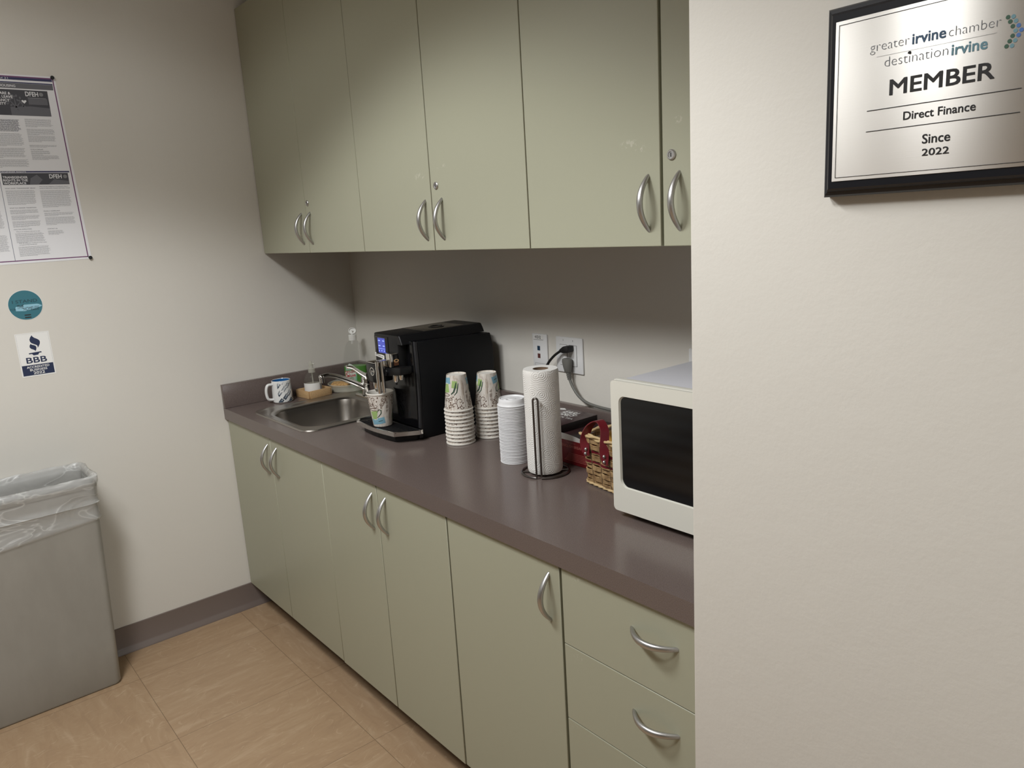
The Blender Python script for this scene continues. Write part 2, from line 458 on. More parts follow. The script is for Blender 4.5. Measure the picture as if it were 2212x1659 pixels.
def rrect(x0, x1, y0, y1, r, k=6):
    out = []
    for cx, cy, a0 in ((x1 - r, y1 - r, 0), (x0 + r, y1 - r, PI / 2), (x0 + r, y0 + r, PI), (x1 - r, y0 + r, 1.5 * PI)):
        for i in range(k + 1):
            a = a0 + PI / 2 * i / k; out.append((cx + r * math.cos(a), cy + r * math.sin(a)))
    return out
def fXZ(a, b, d): return (a, d, b)
def fYZ(a, b, d): return (d, a, b)
def fXY(a, b, d): return (a, b, d)
def arc_pts(cx, cy, r, a0, a1, n): return [(cx + r * math.cos(a0 + (a1 - a0) * i / n), cy + r * math.sin(a0 + (a1 - a0) * i / n)) for i in range(n + 1)]
def bez(p, n=16):
    """Catmull-Rom through the points"""
    P = [Vector(q) for q in p]; P = [P[0] * 2 - P[1]] + P + [P[-1] * 2 - P[-2]]; out = []
    for i in range(1, len(P) - 2):
        for k in range(n):
            t = k / n; a, b, c, d = P[i - 1], P[i], P[i + 1], P[i + 2]
            out.append(0.5 * ((2 * b) + (c - a) * t + (2 * a - 5 * b + 4 * c - d) * t * t + (3 * b - a - 3 * c + d) * t ** 3))
    out.append(P[-2]); return out

# ------------------------------------------------------------------ room
RX, RY = 2.4725, -0.20        # the wall on the right: its corner
BW = 0.627                    # back wall of the alcove
ZT, ZB, TOE = 0.886, 0.8408, 0.109
struct('floor', MB().box(-0.1, 5.3, -4.2, 0.75, -0.1, 0.0), M_FLOOR)
struct('ceiling', MB().box(-0.1, 5.3, -4.2, 0.75, CEIL, CEIL + 0.1), M_CEIL)
struct('wall_left', MB().box(-0.1, 0.0, -4.2, 0.75, 0.0, CEIL), M_WALL)
struct('wall_back', MB().box(0.0, RX, BW, 0.75, 0.0, CEIL), M_WALL)
struct('wall_right', MB().box(RX, 5.3, RY, 0.75, 0.0, CEIL, 0.003, 2), M_WALL)
struct('wall_front', MB().box(0.0, 5.2, -4.2, -4.1, 0.0, CEIL), M_WALL2)
wy0, wy1, wz0_, wz1_ = FILL_OPENING
fw = MB()
fw.box(5.2, 5.3, -4.2, wy0, 0.0, CEIL); fw.box(5.2, 5.3, wy1, RY, 0.0, CEIL)
fw.box(5.2, 5.3, wy0, wy1, 0.0, wz0_); fw.box(5.2, 5.3, wy0, wy1, wz1_, CEIL)
struct('wall_far_right', fw, M_WALL)
wm = MB()
for a_, b_, c_, d_ in ((wy0, wy0 + .04, wz0_, wz1_), (wy1 - .04, wy1, wz0_, wz1_), (wy0 + .04, wy1 - .04, wz0_, wz0_ + .04), (wy0 + .04, wy1 - .04, wz1_ - .04, wz1_)): wm.box(5.21, 5.26, a_, b_, c_, d_)
struct('added_fill_frame', wm, M_WHITEP)  # frame added around the made-up fill opening, out of view
bprof = [(0, 0), (0.016, 0), (0.015, 0.006), (0.007, 0.018), (0.004, 0.026), (0.004, 0.107), (0.0, 0.109)]
struct('baseboard_left', MB().prism(bprof, lambda a, b, d: (a + 0.0003, d, b + 0.0003), -4.09, 0.074), M_BASEB)
struct('baseboard_right', MB().prism(bprof, lambda a, b, d: (d, RY - a - 0.0003, b + 0.0003), RX + 0.004, 5.19), M_BASEB)

for i, (lx, ly) in enumerate(FIXTURES):
    t = thing('ceiling_light', ['white louvred ceiling light over the floor in front of the coffee machine', 'white louvred ceiling light nearer the right wall and the drawers'][i], 'lamp', (lx, ly, CEIL))
    f = MB()
    for a in (-1, 1):
        f.box(lx + a * 0.585 - 0.015, lx + a * 0.585 + 0.015, ly - 0.3, ly + 0.3, CEIL - 0.012, CEIL - 0.0005, 0.002)
        f.box(lx - 0.57, lx + 0.57, ly + a * 0.285 - 0.015, ly + a * 0.285 + 0.015, CEIL - 0.012, CEIL - 0.0005, 0.002)
    f.build('frame', M_WHITEP, t)
    MB().box(lx - 0.569, lx + 0.569, ly - 0.269, ly + 0.269, CEIL - 0.006, CEIL - 0.001).build('diffuser', M_DIFF, t)

# ------------------------------------------------------------------ cabinets
def bow_handle(parent, x, z, vertical, y):
    L, D = 0.0565, 0.030; pts, rs = [], []
    for i in range(29):
        u = -1 + 2 * i / 28
        d = D * (1 - abs(u) ** 2.0) - 0.0018; a = L * u
        pts.append((x, y - d, z + a) if vertical else (x + a, y - d, z))
        rs.append(0.0034 + 0.0024 * (1 - u * u) ** 0.7)
    mb = MB().tube(pts, rs, 14, flat=1.25, side=(1, 0, 0) if not vertical else (0, 1, 0))
    return plabel(mb.build('handle', M_NICK, parent), 'bowed satin nickel handle')
def cam_lock(parent, x, z, y):
    mb = MB()
    seg = 24
    loops = [[(x + r * math.cos(2 * PI * k / seg), y - d, z + r * math.sin(2 * PI * k / seg)) for k in range(seg)] for r, d in ((0.0105, 0), (0.0105, 0.002), (0.0085, 0.004), (0.0065, 0.004), (0.006, 0.0028))]
    mb.loft(loops, False, True)
    mb.m(1).box(x - 0.0011, x + 0.0011, y - 0.0031, y - 0.0029, z - 0.004, z + 0.004)
    return plabel(mb.build('lock', [M_NICK, M_INK], parent), 'round silver cam lock')

def carcass(t, x0, x1, y0, y1, z0, z1, toe=False):
    th = 0.016
    mb = MB()
    mb.box(x0, x0 + th, y0, y1, z0, z1); mb.box(x1 - th, x1, y0, y1, z0, z1)
    mb.box(x0 + th, x1 - th, y0, y1, z0, z0 + th)
    mb.box(x0 + th, x1 - th, y1 - 0.006, y1, z0 + th, z1)
    if not toe: mb.box(x0 + th, x1 - th, y0, y1 - 0.006, z1 - th, z1)
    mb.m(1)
    mb.box(x0 + th, x1 - th, y0 + 0.03, y0 + 0.034, z0 + th, z1 - (0 if toe else th) - 0.001)     # near-black sheet standing in for shade behind the gaps
    mb.build('carcass', [M_GAPSHADE, M_GAPSHADE], t)
    if toe: MB().box(x0, x1, y0 + 0.055, y0 + 0.070, 0.0005, z0).build('toe_kick', M_BASEB, t)

def door(t, x0, x1, y, z0, z1, hx=None, hz=None, lock=None, th=0.019):
    d = MB().box(x0, x1, y, y + th, z0, z1, 0.0012, 1).build('door', M_CAB, t)
    if hx is not None: bow_handle(d, hx, hz, True, y)
    if lock: cam_lock(d, lock[0], lock[1], y)
    return d

def base_unit(x0, x1, label):
    t = thing('base_cabinet', label, 'cabinet', ((x0 + x1) / 2, 0.3, 0.0), group='base cabinets under the counter')
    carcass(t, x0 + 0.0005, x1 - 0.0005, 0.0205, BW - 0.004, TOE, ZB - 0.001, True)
    return t
S1, S2, S3, S4, S5, SE = 0.4279, 0.8498, 1.2011, 1.5561, 1.9761, RX - 0.002
g = 0.0012
u = base_unit(0.003, S2, 'sage green base cabinet under the sink with two tall doors')
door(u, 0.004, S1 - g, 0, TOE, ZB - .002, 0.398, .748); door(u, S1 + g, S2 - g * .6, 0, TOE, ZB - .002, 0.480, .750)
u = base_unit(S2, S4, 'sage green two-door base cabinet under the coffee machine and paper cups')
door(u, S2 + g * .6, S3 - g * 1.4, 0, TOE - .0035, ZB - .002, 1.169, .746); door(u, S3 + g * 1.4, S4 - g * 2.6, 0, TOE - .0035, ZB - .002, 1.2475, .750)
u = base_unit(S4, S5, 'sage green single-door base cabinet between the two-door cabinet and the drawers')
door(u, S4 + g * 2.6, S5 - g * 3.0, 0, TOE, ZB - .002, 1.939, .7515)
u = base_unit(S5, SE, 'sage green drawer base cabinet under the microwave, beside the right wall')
zs = [TOE, 0.2905, 0.474, 0.6572, ZB - .002]
for k in range(4):
    d = MB().box(S5 + g * 3.0, SE - .002, 0, 0.019, zs[k] + .0008, zs[k + 1] - .0008, 0.0012, 1).build('drawer', M_CAB, u)
    bow_handle(d, 2.2305, (zs[k] + zs[k + 1]) / 2 + 0.024, False, 0)

UY, UZ, UT = 0.2414, 1.4922, 2.4261
U1, U2, U3, U4, U5 = 0.4321, 0.8391, 1.248, 1.6617, 2.0718
def upper_unit(x0, x1, label):
    t = thing('wall_cabinet', label, 'cabinet', ((x0 + x1) / 2, 0.43, UZ), group='wall cabinets above the counter')
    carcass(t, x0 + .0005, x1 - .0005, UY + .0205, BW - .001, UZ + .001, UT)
    return t
u = upper_unit(0.010, U2, 'sage green wall cabinet over the sink, against the left wall')
door(u, 0.004, U1 - g * .5, UY, UZ, UT, 0.3925, 1.580); door(u, U1 + g * .5, U2 - g * .8, UY, UZ, UT, 0.4660, 1.580, (0.4532, 1.6696))
u = upper_unit(U2, U4, 'sage green wall cabinet over the coffee machine, between two other wall cabinets')
door(u, U2 + g * .8, U3 - g * 1.2, UY, UZ, UT, 1.216, 1.578); door(u, U3 + g * 1.2, U4 - g * 1.2, UY, UZ, UT, 1.299, 1.5785, (1.2763, 1.6713))
u = upper_unit(U4, SE, 'sage green wall cabinet over the microwave, running behind the right wall')
door(u, U4 + g * 1.2, U5 - g * 2.6, UY, UZ, UT, 2.037, 1.580); door(u, U5 + g * 2.6, SE - .002, UY, UZ, UT, 2.116, 1.5805, (2.0983, 1.6707))

# ------------------------------------------------------------------ counter with its splashes
t = thing('countertop', 'long mauve-brown laminate countertop with low splashes on two walls', 'countertop', (1.2, 0.3, ZB))
SK = rrect(0.195, 0.650, 0.052, 0.492, 0.05, 8)
def slab_with_hole(outer, inner, z0, z1):
    b = bmesh.new()
    for z in (z0, z1):
        es = []
        for lp in (outer, inner):
            vs = [b.verts.new((x, y, z)) for x, y in lp]
            es += [b.edges.new((vs[i], vs[(i + 1) % len(vs)])) for i in range(len(vs))]
        bmesh.ops.triangle_fill(b, use_beauty=True, edges=es)
    b.verts.ensure_lookup_table(); n = len(outer) + len(inner); k = 0
    for lp in (outer, inner):
        m_ = len(lp)
        for i in range(m_):
            j = (i + 1) % m_
            b.faces.new((b.verts[k + i], b.verts[k + j], b.verts[n + k + j], b.verts[n + k + i]))
        k += m_
    return b
cm = MB().absorb(slab_with_hole([(0.001, -0.0107), (RX - .001, -0.0107), (RX - .001, BW - .001), (0.001, BW - .001)], SK, ZB, ZT))
cm.build('worktop', M_CTR, t, angle=30)
MB().box(0.001, RX - .001, BW - .021, BW - .001, ZT + .0003, .9836, 0.0015).build('backsplash', M_CTR, t)
MB().box(0.001, 0.021, -0.0107, BW - .0215, ZT + .0003, .9836, 0.0015).build('side_splash', M_CTR, t)

# sink
t = thing('sink', 'small stainless steel drop-in sink with a rounded bowl, set in the counter', 'sink', (0.42, 0.27, ZT))
lp = lambda ins, r, z: [(x, y, z) for x, y in rrect(0.172 + ins, 0.668 - ins, 0.036 + ins, 0.508 - ins, r, 8)]
bl = lambda ins, r, z: [(x, y, z) for x, y in rrect(0.248 + ins, 0.606 - ins, 0.082 + ins, 0.432 - ins, r, 8)]
MB().loft([lp(0, .055, ZT + .0004), lp(.003, .053, ZT + .0042), lp(.009, .05, ZT + .0046), lp(.018, .045, ZT + .002), lp(.022, .043, ZT + .0014),
           bl(-.022, .085, ZT + .0014), bl(-.008, .075, ZT + .0006), bl(0, .07, ZT - .006)]).build('rim', M_STEEL, t)
MB().loft([bl(0, .07, ZT - .006), bl(.006, .068, ZT - .03), bl(.014, .064, ZT - .11), bl(.026, .058, ZT - .135), bl(.055, .05, ZT - .146), bl(.12, .03, ZT - .15)], False, True).build('bowl', M_STEEL, t)
MB().lathe([(.041, .0012), (.036, .0022), (.026, -.0005), (.012, -.0005)], 28, (.427, .257, ZT - .15), False, True).build('drain', M_CHROME, t)

# faucet
FX, FY = 0.332, 0.474
t = thing('faucet', 'chrome single-lever faucet at the back of the sink, spout swung over the bowl', 'faucet', (FX, FY, ZT + .0015))
zf = ZT + .0016
MB().loft([[(x, y, z) for x, y in rrect(FX - a, FX + a, FY - b, FY + b, r, 6)] for a, b, r, z in ((.085, .026, .0255, zf), (.084, .025, .0245, zf + .005), (.074, .020, .0195, zf + .009))], False, True).build('escutcheon', M_CHROME, t)
MB().lathe([(.024, .009), (.0235, .03), (.022, .052), (.0255, .054), (.026, .060), (.0235, .075), (.018, .092), (.009, .099)], 28, (FX, FY, zf), False, True).build('body', M_CHROME, t)
sp = bez([(FX, FY - .012, zf + .040), (FX - .003, FY - .07, zf + .076), (FX - .006, FY - .125, zf + .104), (FX - .008, FY - .165, zf + .117), (FX - .008, FY - .194, zf + .117)], 8)
MB().tube(sp, [.0125 - .0045 * i / (len(sp) - 1) for i in range(len(sp))], 14, flat=1.1).build('spout', M_CHROME, t)
e = sp[-1]
MB().sphere((e.x, e.y, e.z - .003), .0118).lathe([(.0105, -.024), (.0105, -.006)], 20, tuple(e), True, True).build('aerator', M_CHROME, t)
lv = bez([(FX, FY - .005, zf + .088), (FX - .004, FY - .03, zf + .108), (FX - .006, FY - .056, zf + .130), (FX - .008, FY - .082, zf + .139)], 8)
MB().tube(lv, [.0115 - .0060 * i / (len(lv) - 1) for i in range(len(lv))], 12, flat=1.3).build('lever', M_CHROME, t)

# ------------------------------------------------------------------ mug
t = thing('coffee_mug', 'white mug with a blue inside and slanted navy blocks printed on it', 'mug', (0.099, 0.204, ZT + .0004), math.radians(-35))
H, R0 = .092, .0405
pr = [(.0, .0), (.036, .0), (.0405, .004), (.0412, .012), (.040, .045), (.0385, .080), (.0385, H - .002), (.0375, H), (.0365, H - .002)]
MB().lathe(pr[1:], 48, cap0=True).build('mug_body', M_CERW, t, True)
MB().lathe([(.0363, H - .0015), (.036, .07), (.037, .012), (.030, .006)], 48, cap1=True).build('mug_lining', M_CERB, t, True)
def mugR(z): return .0412 - .0030 * min(1, max(0, (z - .012) / .07))
def on_mug(deg, z, lift=.0004):
    a = math.radians(deg); r = mugR(z) + lift; return (r * math.cos(a), r * math.sin(a), z)
def hpt(r, z, a=-58): return (r * math.cos(math.radians(a)), r * math.sin(math.radians(a)), z)
hp = bez([hpt(.0355, .078), hpt(.056, .0775), hpt(.0645, .062), hpt(.0655, .038), hpt(.059, .019), hpt(.0365, .0135)], 8)
MB().tube(hp, .0056, 12, flat=1.35).build('handle', M_CERW, t, True)
mb = MB()
ca, sa = math.cos(math.radians(50)), math.sin(math.radians(50))
def blk(u0, zc, a0, a1, b0, b1, mi):
    n = 6; pts = [(a0 + (a1 - a0) * i / n, b0) for i in range(n + 1)] + [(a1 - (a1 - a0) * i / n, b1) for i in range(n + 1)]
    pts = [(u0 + a * ca - b * sa, zc + a * sa + b * ca) for a, b in pts]
    if max(p[0] for p in pts) < -.006 or max(p[1] for p in pts) < .006 or min(p[1] for p in pts) > .086: return
    pts = [(max(p[0], -.009), min(max(p[1], .005), .087)) for p in pts]
    if max(p[0] for p in pts) - min(p[0] for p in pts) < .002 or max(p[1] for p in pts) - min(p[1] for p in pts) < .002: return
    n2 = len(pts) // 2
    L_ = [mb.bm.verts.new(on_mug(math.degrees(u / .0405), z, .0003 + .0002 * mi)) for u, z in pts[:n2]]
    R_ = [mb.bm.verts.new(on_mug(math.degrees(u / .0405), z, .0003 + .0002 * mi)) for u, z in pts[n2:][::-1]]
    mb.mi = mi
    for i in range(n2 - 1): mb.face((L_[i], L_[i + 1], R_[i + 1], R_[i]))
for c_ in range(0, 8):
    for r_ in range(-1, 4):
        u0 = .001 + c_ * .0210 - r_ * .0035; zc = .0085 + r_ * .0325 + (c_ % 2) * .0175
        blk(u0, zc, -.0120, .0120, -.0068, .0068, 0)
        blk(u0, zc, -.0085, .0070, .0014, .0028, 1); blk(u0, zc, -.0065, .0090, -.0032, -.0018, 1)
plabel(mb.build('printed_blocks', [M_MUGP, mat('mug_print_pale', srgb(120, 138, 156), .4)], t, True), 'slanted navy blocks with pale lettering')

# ------------------------------------------------------------------ soap tray with bottle and carton
A = math.radians(6)
t = thing('soap_tray', 'small pale wooden tray on the counter beside the sink', 'tray', (0.1025, 0.342, ZT + .0004), A)
mb = MB(); hx, hy = .049, .053
for a in (-1, 1):
    mb.box(-hx, hx, a * hy - .004, a * hy + .004, .0, .031, .001)
    mb.box(a * hx - .004, a * hx + .004, -hy + .0042, hy - .0042, .0, .031, .001)
mb.build('tray_sides', M_BAM, t, True)
MB().box(-hx + .0042, hx - .0042, -hy + .0042, hy - .0042, .002, .012).build('tray_base', M_BAM, t, True)
tz = ZT + .0004 + .0124
t = thing('soap_dispenser', 'clear round-shouldered soap pump bottle standing in the wooden tray', 'bottle', (0.1025, 0.342, tz))
MB().lathe([(.033, 0), (.0365, .004), (.0370, .04), (.0362, .056), (.0325, .070), (.025, .081), (.016, .088), (.0125, .090), (.0125, .096)], 40, cap0=True).build('bottle', M_CLEAR, t, True)
MB().lathe([(.031, .003), (.0350, .006), (.0355, .040)], 40, cap0=True, cap1=True).build('soap', M_SOAPL, t, True)
lbm = MB()
def band(a0, a1, z0_, z1_, r, n=18): return [[(r * math.cos(a0 + (a1 - a0) * i / n), r * math.sin(a0 + (a1 - a0) * i / n), z) for i in range(n + 1)] for z in (z0_, z1_)]
def strip(mb_, rows):
    vv = [[mb_.bm.verts.new(p) for p in row] for row in rows]
    for i in range(len(vv[0]) - 1): mb_.face((vv[0][i], vv[0][i + 1], vv[1][i + 1], vv[1][i]))
strip(lbm, band(math.radians(-105), math.radians(22), .008, .046, .0374))
lbm.m(1); strip(lbm, band(math.radians(24), math.radians(50), .008, .046, .0374))
plabel(lbm.build('label_band', [M_LABEL, M_INKL], t, True), 'white label wrapped around the bottle')
MB().lathe([(.0145, .088), (.0148, .104), (.012, .106), (.0085, .107), (.0075, .116)], 24, cap0=True, cap1=True).build('pump_collar', M_CLEARM, t, True)
MB().tube([(0, 0, .116), (0, 0, .124)], [.0085, .0085], 14).tube([(0, 0, .124), (.0005, 0, .137)], [.0045, .0030], 10).tube([(-.004, -.004, .1235), (.010, .012, .1235)], .0032, 8).build('pump_head', M_CLEARM, t, True)
MB().tube([(0, 0, .09), (.002, .001, .012)], .0025, 8).build('dip_tube', M_CLEARM, t, True)

# ------------------------------------------------------------------ sponge tub and dish detergent
TX, TY = 0.1185, 0.502
t = thing('sponge_tub', 'round see-through plastic tub holding a sponge beside the faucet', 'tub', (TX, TY, ZT + .0004))
MB().lathe([(.078, 0), (.082, .003), (.088, .029), (.0915, .030), (.0915, .033), (.0885, .034), (.086, .030), (.0805, .004), (.03, .0025)], 56, cap0=True, cap1=True).build('tub', M_CLEARM, t, True)
mb = MB()
mb.box(-.040, .040, -.026, .026, 0, .019, .007, 3)
sp_ = tag(mb.build('sponge', M_SPONGE), 'tan kitchen sponge lying in the round plastic tub', 'sponge')
sp_.location = (.109, .466, ZT + .0165); sp_.rotation_euler = (math.radians(6), 0, math.radians(46))

BX, BY, BA = .118, .541, math.radians(50)
t = thing('detergent_bottle', 'clear dish soap bottle half full of green liquid with a white flip cap', 'bottle', (BX, BY, ZT + .0036), BA)
def ov(a, b, z, n=44, e=2.5):
    out = []
    for k in range(n):
        th = 2 * PI * k / n; c, s_ = math.cos(th), math.sin(th)
        out.append((a * math.copysign(abs(c) ** (2 / e), c), b * math.copysign(abs(s_) ** (2 / e), s_), z))
    return out
BP = [(0, .046, .026), (.004, .050, .029), (.05, .051, .030), (.095, .0505, .030), (.13, .047, .029), (.16, .042, .027), (.185, .034, .024), (.200, .026, .021), (.207, .0155, .0155), (.212, .0150, .0150)]
def bAB(z):
    for i in range(len(BP) - 1):
        if BP[i][0] <= z <= BP[i + 1][0]:
            k = (z - BP[i][0]) / (BP[i + 1][0] - BP[i][0]); return BP[i][1] + (BP[i + 1][1] - BP[i][1]) * k, BP[i][2] + (BP[i + 1][2] - BP[i][2]) * k
    return BP[-1][1:]
MB().loft([ov(a, b, z, e=2.5 if z < .2 else 2.0) for z, a, b in BP], True, False).build('bottle', M_CLEAR, t, True)
MB().loft([ov(a - .0015, b - .0015, max(z, .0012)) for z, a, b in BP[:4]], True, True).build('liquid', M_GREENL, t, True)
cap = MB().lathe([(.0165, .208), (.0168, .210), (.0168, .230), (.0150, .232), (.004, .233), (.004, .237)], 28, cap0=True, cap1=True)
capo = cap.build('cap', M_WHITEP, t, True)
fl = MB(); fc = Vector((0, .012, .247)); tl = math.radians(-14)
def flp(r, d): return [(r * math.cos(2 * PI * k / 28), fc.y + d * math.cos(tl) - r * .82 * math.sin(2 * PI * k / 28) * math.sin(tl), fc.z + d * math.sin(tl) + r * .82 * math.sin(2 * PI * k / 28) * math.cos(tl)) for k in range(28)]
fl.loft([flp(.0165, .006), flp(.0168, 0), flp(.0168, -.005), flp(.0145, -.005), flp(.0135, 0)], True, True)
fl.tube([(0, fc.y - .001, fc.z), (0, fc.y - .008, fc.z + .001)], .0035, 10)
fl.build('flip_lid', M_WHITEP, capo, True)
def on_bottle(x, z, lift=.0006):
    a, b = bAB(z); k = max(0.0, 1 - abs(x / a) ** 2.5); return (x, -(b * k ** (1 / 2.5)) - lift, z)
def bpatch(mb, pts, lift, sub=6):
    out = []
    for i in range(len(pts)):
        p, q = pts[i], pts[(i + 1) % len(pts)]
        for k in range(sub): out.append((p[0] + (q[0] - p[0]) * k / sub, p[1] + (q[1] - p[1]) * k / sub))
    mb.poly([on_bottle(x, z, lift) for x, z in out])
lb = MB()
lb.m(0); bpatch(lb, [(-.040, .010), (-.001, .003), (.006, .012), (.010, .062), (.002, .090), (-.012, .104), (-.028, .104), (-.038, .090), (-.043, .062)], .0008)
lb.m(1); bpatch(lb, [(-.035, .085), (-.030, .098), (-.020, .110), (-.010, .106), (.010, .090), (.012, .086)], .0011)
lb.m(1); bpatch(lb, [(-.043, .046), (.004, .049), (.006, .062), (.003, .072), (-.022, .078), (-.043, .072)], .0011)
lb.m(2); bpatch(lb, [(-.032, .088), (-.008, .091), (-.009, .100), (-.030, .096)], .0016, 3)
for wd, x0, zz, ww, hh, mi in (('OXY-ON', -.042, .0655, .043, .0125, 2), ('Deluxe', -.042, .0490, .046, .0145, 2)):
    lb.m(mi).text(wd, (0, 0, 0), (1, 0, 0), (0, 0, 1), ww, hh, bold=.016, warp=lambda a, b, x0=x0, zz=zz: on_bottle(x0 + a, zz + b + a * .08, .0019))
lb.m(1)
for zz in (.041, .036): bpatch(lb, [(-.034, zz - .001), (.003, zz + .003), (.003, zz + .0055), (-.034, zz + .0012)], .0014)
lb.m(3); bpatch(lb, [(-.016, .020), (.010, .022), (.014, .030), (-.012, .028)], .0015)
lb.m(1); bpatch(lb, [(-.026, .014), (-.002, .022), (-.004, .024), (-.030, .018)], .0016)
plabel(lb.build('label_sticker', [M_GLABEL, M_GLABW, M_RED, M_PINK], t, True), 'green and white label with red lettering')

# ------------------------------------------------------------------ coffee machine
t = thing('coffee_machine', 'black automatic coffee machine with chrome spouts and a lit blue screen', 'coffee machine', (0.93, 0.41, ZT + .0004))
z0 = ZT + .0012
X0, X1 = 0.800, 1.060
side = [(.262, z0), (.577, z0), (.577, 1.150), (.568, 1.196), (.2585, 1.208), (.2585, 1.02), (.2560, .95)]
MB().prism(side, fYZ, X0 + .012, X1 - .012, .004).build('body', M_BLKG, t)
for nm, xa, xb in (('side_panel', X0, X0 + .0115), ('side_panel', X1 - .0115, X1)):
    MB().prism([(.262, z0), (.577, z0), (.577, 1.150), (.568, 1.1955), (.274, 1.2065), (.274, 1.02), (.268, .93)], fYZ, xa, xb, .003).build(nm, M_BLKS, t)
MB().prism([(.252, z0 + .004), (.2665, z0 + .004), (.2725, .94), (.2730, 1.205), (.262, 1.2075), (.262, 1.02), (.258, .95)], fYZ, X1 - .0105, X1 - .0005, .002).build('front_trim', mat('trim_black', srgb(40, 40, 43), .4), t)
hump = MB()
hump.loft([[(x, y, z) for x, y in rrect(a, b, c, d, .006, 4)] for a, b, c, d, z in ((.8655, 1.036, .2285, .564, 1.199), (.8657, 1.030, .2285, .563, 1.214), (.866, 1.023, .2285, .562, 1.2265), (.869, 1.020, .231, .559, 1.2282))], True, True)
hump.build('lid', M_BLKM, t)
MB().box(.872, 1.014, .335, .495, 1.2283, 1.2292, .0003).build('bean_cover', mat('smoked_gloss', srgb(58, 54, 48), .22), t)
dl = MB().lathe([(.027, .0012), (.027, .0028), (.022, .003), (.020, -.0), (.004, .0)], 36, (.958, .418, 1.2290), False, True)
dl.build('grinder_dial', M_BLKG, t)
hd = MB().box(.866, 1.014, .228, .262, 1.098, 1.222, .004, 2).build('head', M_BLKM, t)
MB().box(.876, .956, .2262, .2284, 1.158, 1.2185, .0006).build('screen_frame', M_BLKG, hd)
sc = MB().box(.8945, .9385, .2254, .2262, 1.1645, 1.2135).build('screen', M_SCR, hd)
ic = MB()
for zz in (1.2035, 1.1865):
    for xa, xb in ((.898, .9095), (.925, .936)): ic.box(xa, xb, .2248, .2253, zz, zz + .0028)
ic.box(.8965, .9368, .2248, .2253, 1.1782, 1.1790)
for xa in (.899, .915, .931): ic.box(xa, xa + .003, .2248, .2253, 1.1695, 1.1735)
ic.build('screen_icons', M_ICON, sc)
for xx in (.884, .947, .951): MB().box(xx - .0012, xx + .0012, .2258, .2264, 1.158, 1.214).build('screen_groove', M_INK, hd)
st = MB().prism([(.8668, 1.1512), (.9235, 1.1445), (.9245, 1.1555), (.868, 1.1625)], fXZ, .2266, .2278)
st.m(1)
xx = .8705
for wd in (.0036, .0030, .0040, .0018, .0042, .0030, .0036, .0030, .0018, .0034, .0030, .0040):
    zz = 1.1570 - (xx - .8705) * .122
    st.prism([(xx, zz - .0032), (xx + wd * .75, zz - .0036), (xx + wd * .75, zz + .0018), (xx, zz + .0022)], fXZ, .2263, .2266)
    xx += wd + (.0008 if wd > .002 else .0022)
plabel(st.build('label_strip', [M_LABEL, M_INKG], hd), 'white printed label strip')
# coffee outlet: dark block with a round emblem, chrome edge strips, two nozzles
spb = MB().box(.912, .9685, .163, .2275, 1.079, 1.142, .004).build('coffee_spout', M_BLKG, t)
MB().box(.914, .9665, .1645, .227, 1.1425, 1.1455, .001).build('spout_cap', M_CHROME, spb)
em = MB()
lpx = lambda r, y: [(.9535 + r * math.cos(2 * PI * k / 36), y, 1.117 + r * math.sin(2 * PI * k / 36)) for k in range(36)]
em.loft([lpx(.0135, .1632), lpx(.0135, .1608), lpx(.0108, .1608), lpx(.0108, .1626)])
em.text('jura', (.9535, .1622, 1.1150), (1, 0, 0), (0, 0, 1), width=.0155, align='CENTER', bold=.02)
plabel(em.build('emblem', M_CHROME, spb), 'round chrome emblem')
for xa, ya in ((.9772, .168), (.9772, .184)):
    MB().tube([(xa, ya, 1.150), (xa, ya, 1.075), (xa, ya + .001, 1.046)], [.0065, .0065, .0052], 12, flat=1.0).build('spout_strip', M_CHROME, spb)
for xa in (.925, .955):
    MB().lathe([(.0095, .034), (.0100, .020), (.0085, .006), (.0045, .0), (.0030, -.004)], 20, (xa, .188, 1.046), True, True).build('nozzle', M_CHROME, spb)
# milk frother: chrome housing with a badge window, black arm, two small nozzles
fr = MB().prism([(.972, .206), (.984, .198), (1.008, .198), (1.010, .204), (1.010, .246), (.972, .246)], fXY, 1.129, 1.1735, .002).build('frother_housing', M_CHROME, t)
MB().box(.958, .975, .192, .236, 1.106, 1.150, .002).build('frother_bracket', M_CHROME, t)
bd = MB().box(1.0098, 1.0112, .208, .230, 1.1315, 1.1705, .0003).build('badge_window', M_BLKG, fr)
bw = MB()
bw.prism([(.2105, 1.1335), (.2275, 1.1335), (.2275, 1.1475), (.2105, 1.1475)], fYZ, 1.0110, 1.0116)
bw.m(1)
bw.loft([[(x_, .2195 + r_ * math.cos(2 * PI * k / 24), 1.1490 + r_ * .62 * math.sin(2 * PI * k / 24)) for k in range(24)] for r_, x_ in ((.0088, 1.0112), (.0088, 1.0122), (.0052, 1.0122), (.0052, 1.0112))])
bw.build('badge', [mat('badge_brown', srgb(104, 66, 44), .4), M_COPPER], fr)
arm = MB().prism([(.976, 1.098), (1.066, 1.110), (1.068, 1.135), (.976, 1.124)], fXZ, .196, .240, .004).build('frother_arm', M_BLKM, t)
MB().tube([(.985, .198, 1.111), (.985, .190, 1.111)], .010, 16).build('arm_knob', M_BLKM, arm)
for xa, zt_, zb_, ra in ((1.023, 1.107, 1.083, .0095), (1.055, 1.112, 1.094, .0072)):
    MB().lathe([(ra, zt_ - zb_), (ra, .006), (ra * .7, .0)], 18, (xa, .206, zb_), True, True).build('nozzle', M_CHROME, arm)
MB().tube([(1.023, .206, 1.083), (1.023, .206, 1.074)], .003, 10).build('nozzle_tip', M_BLKM, arm)
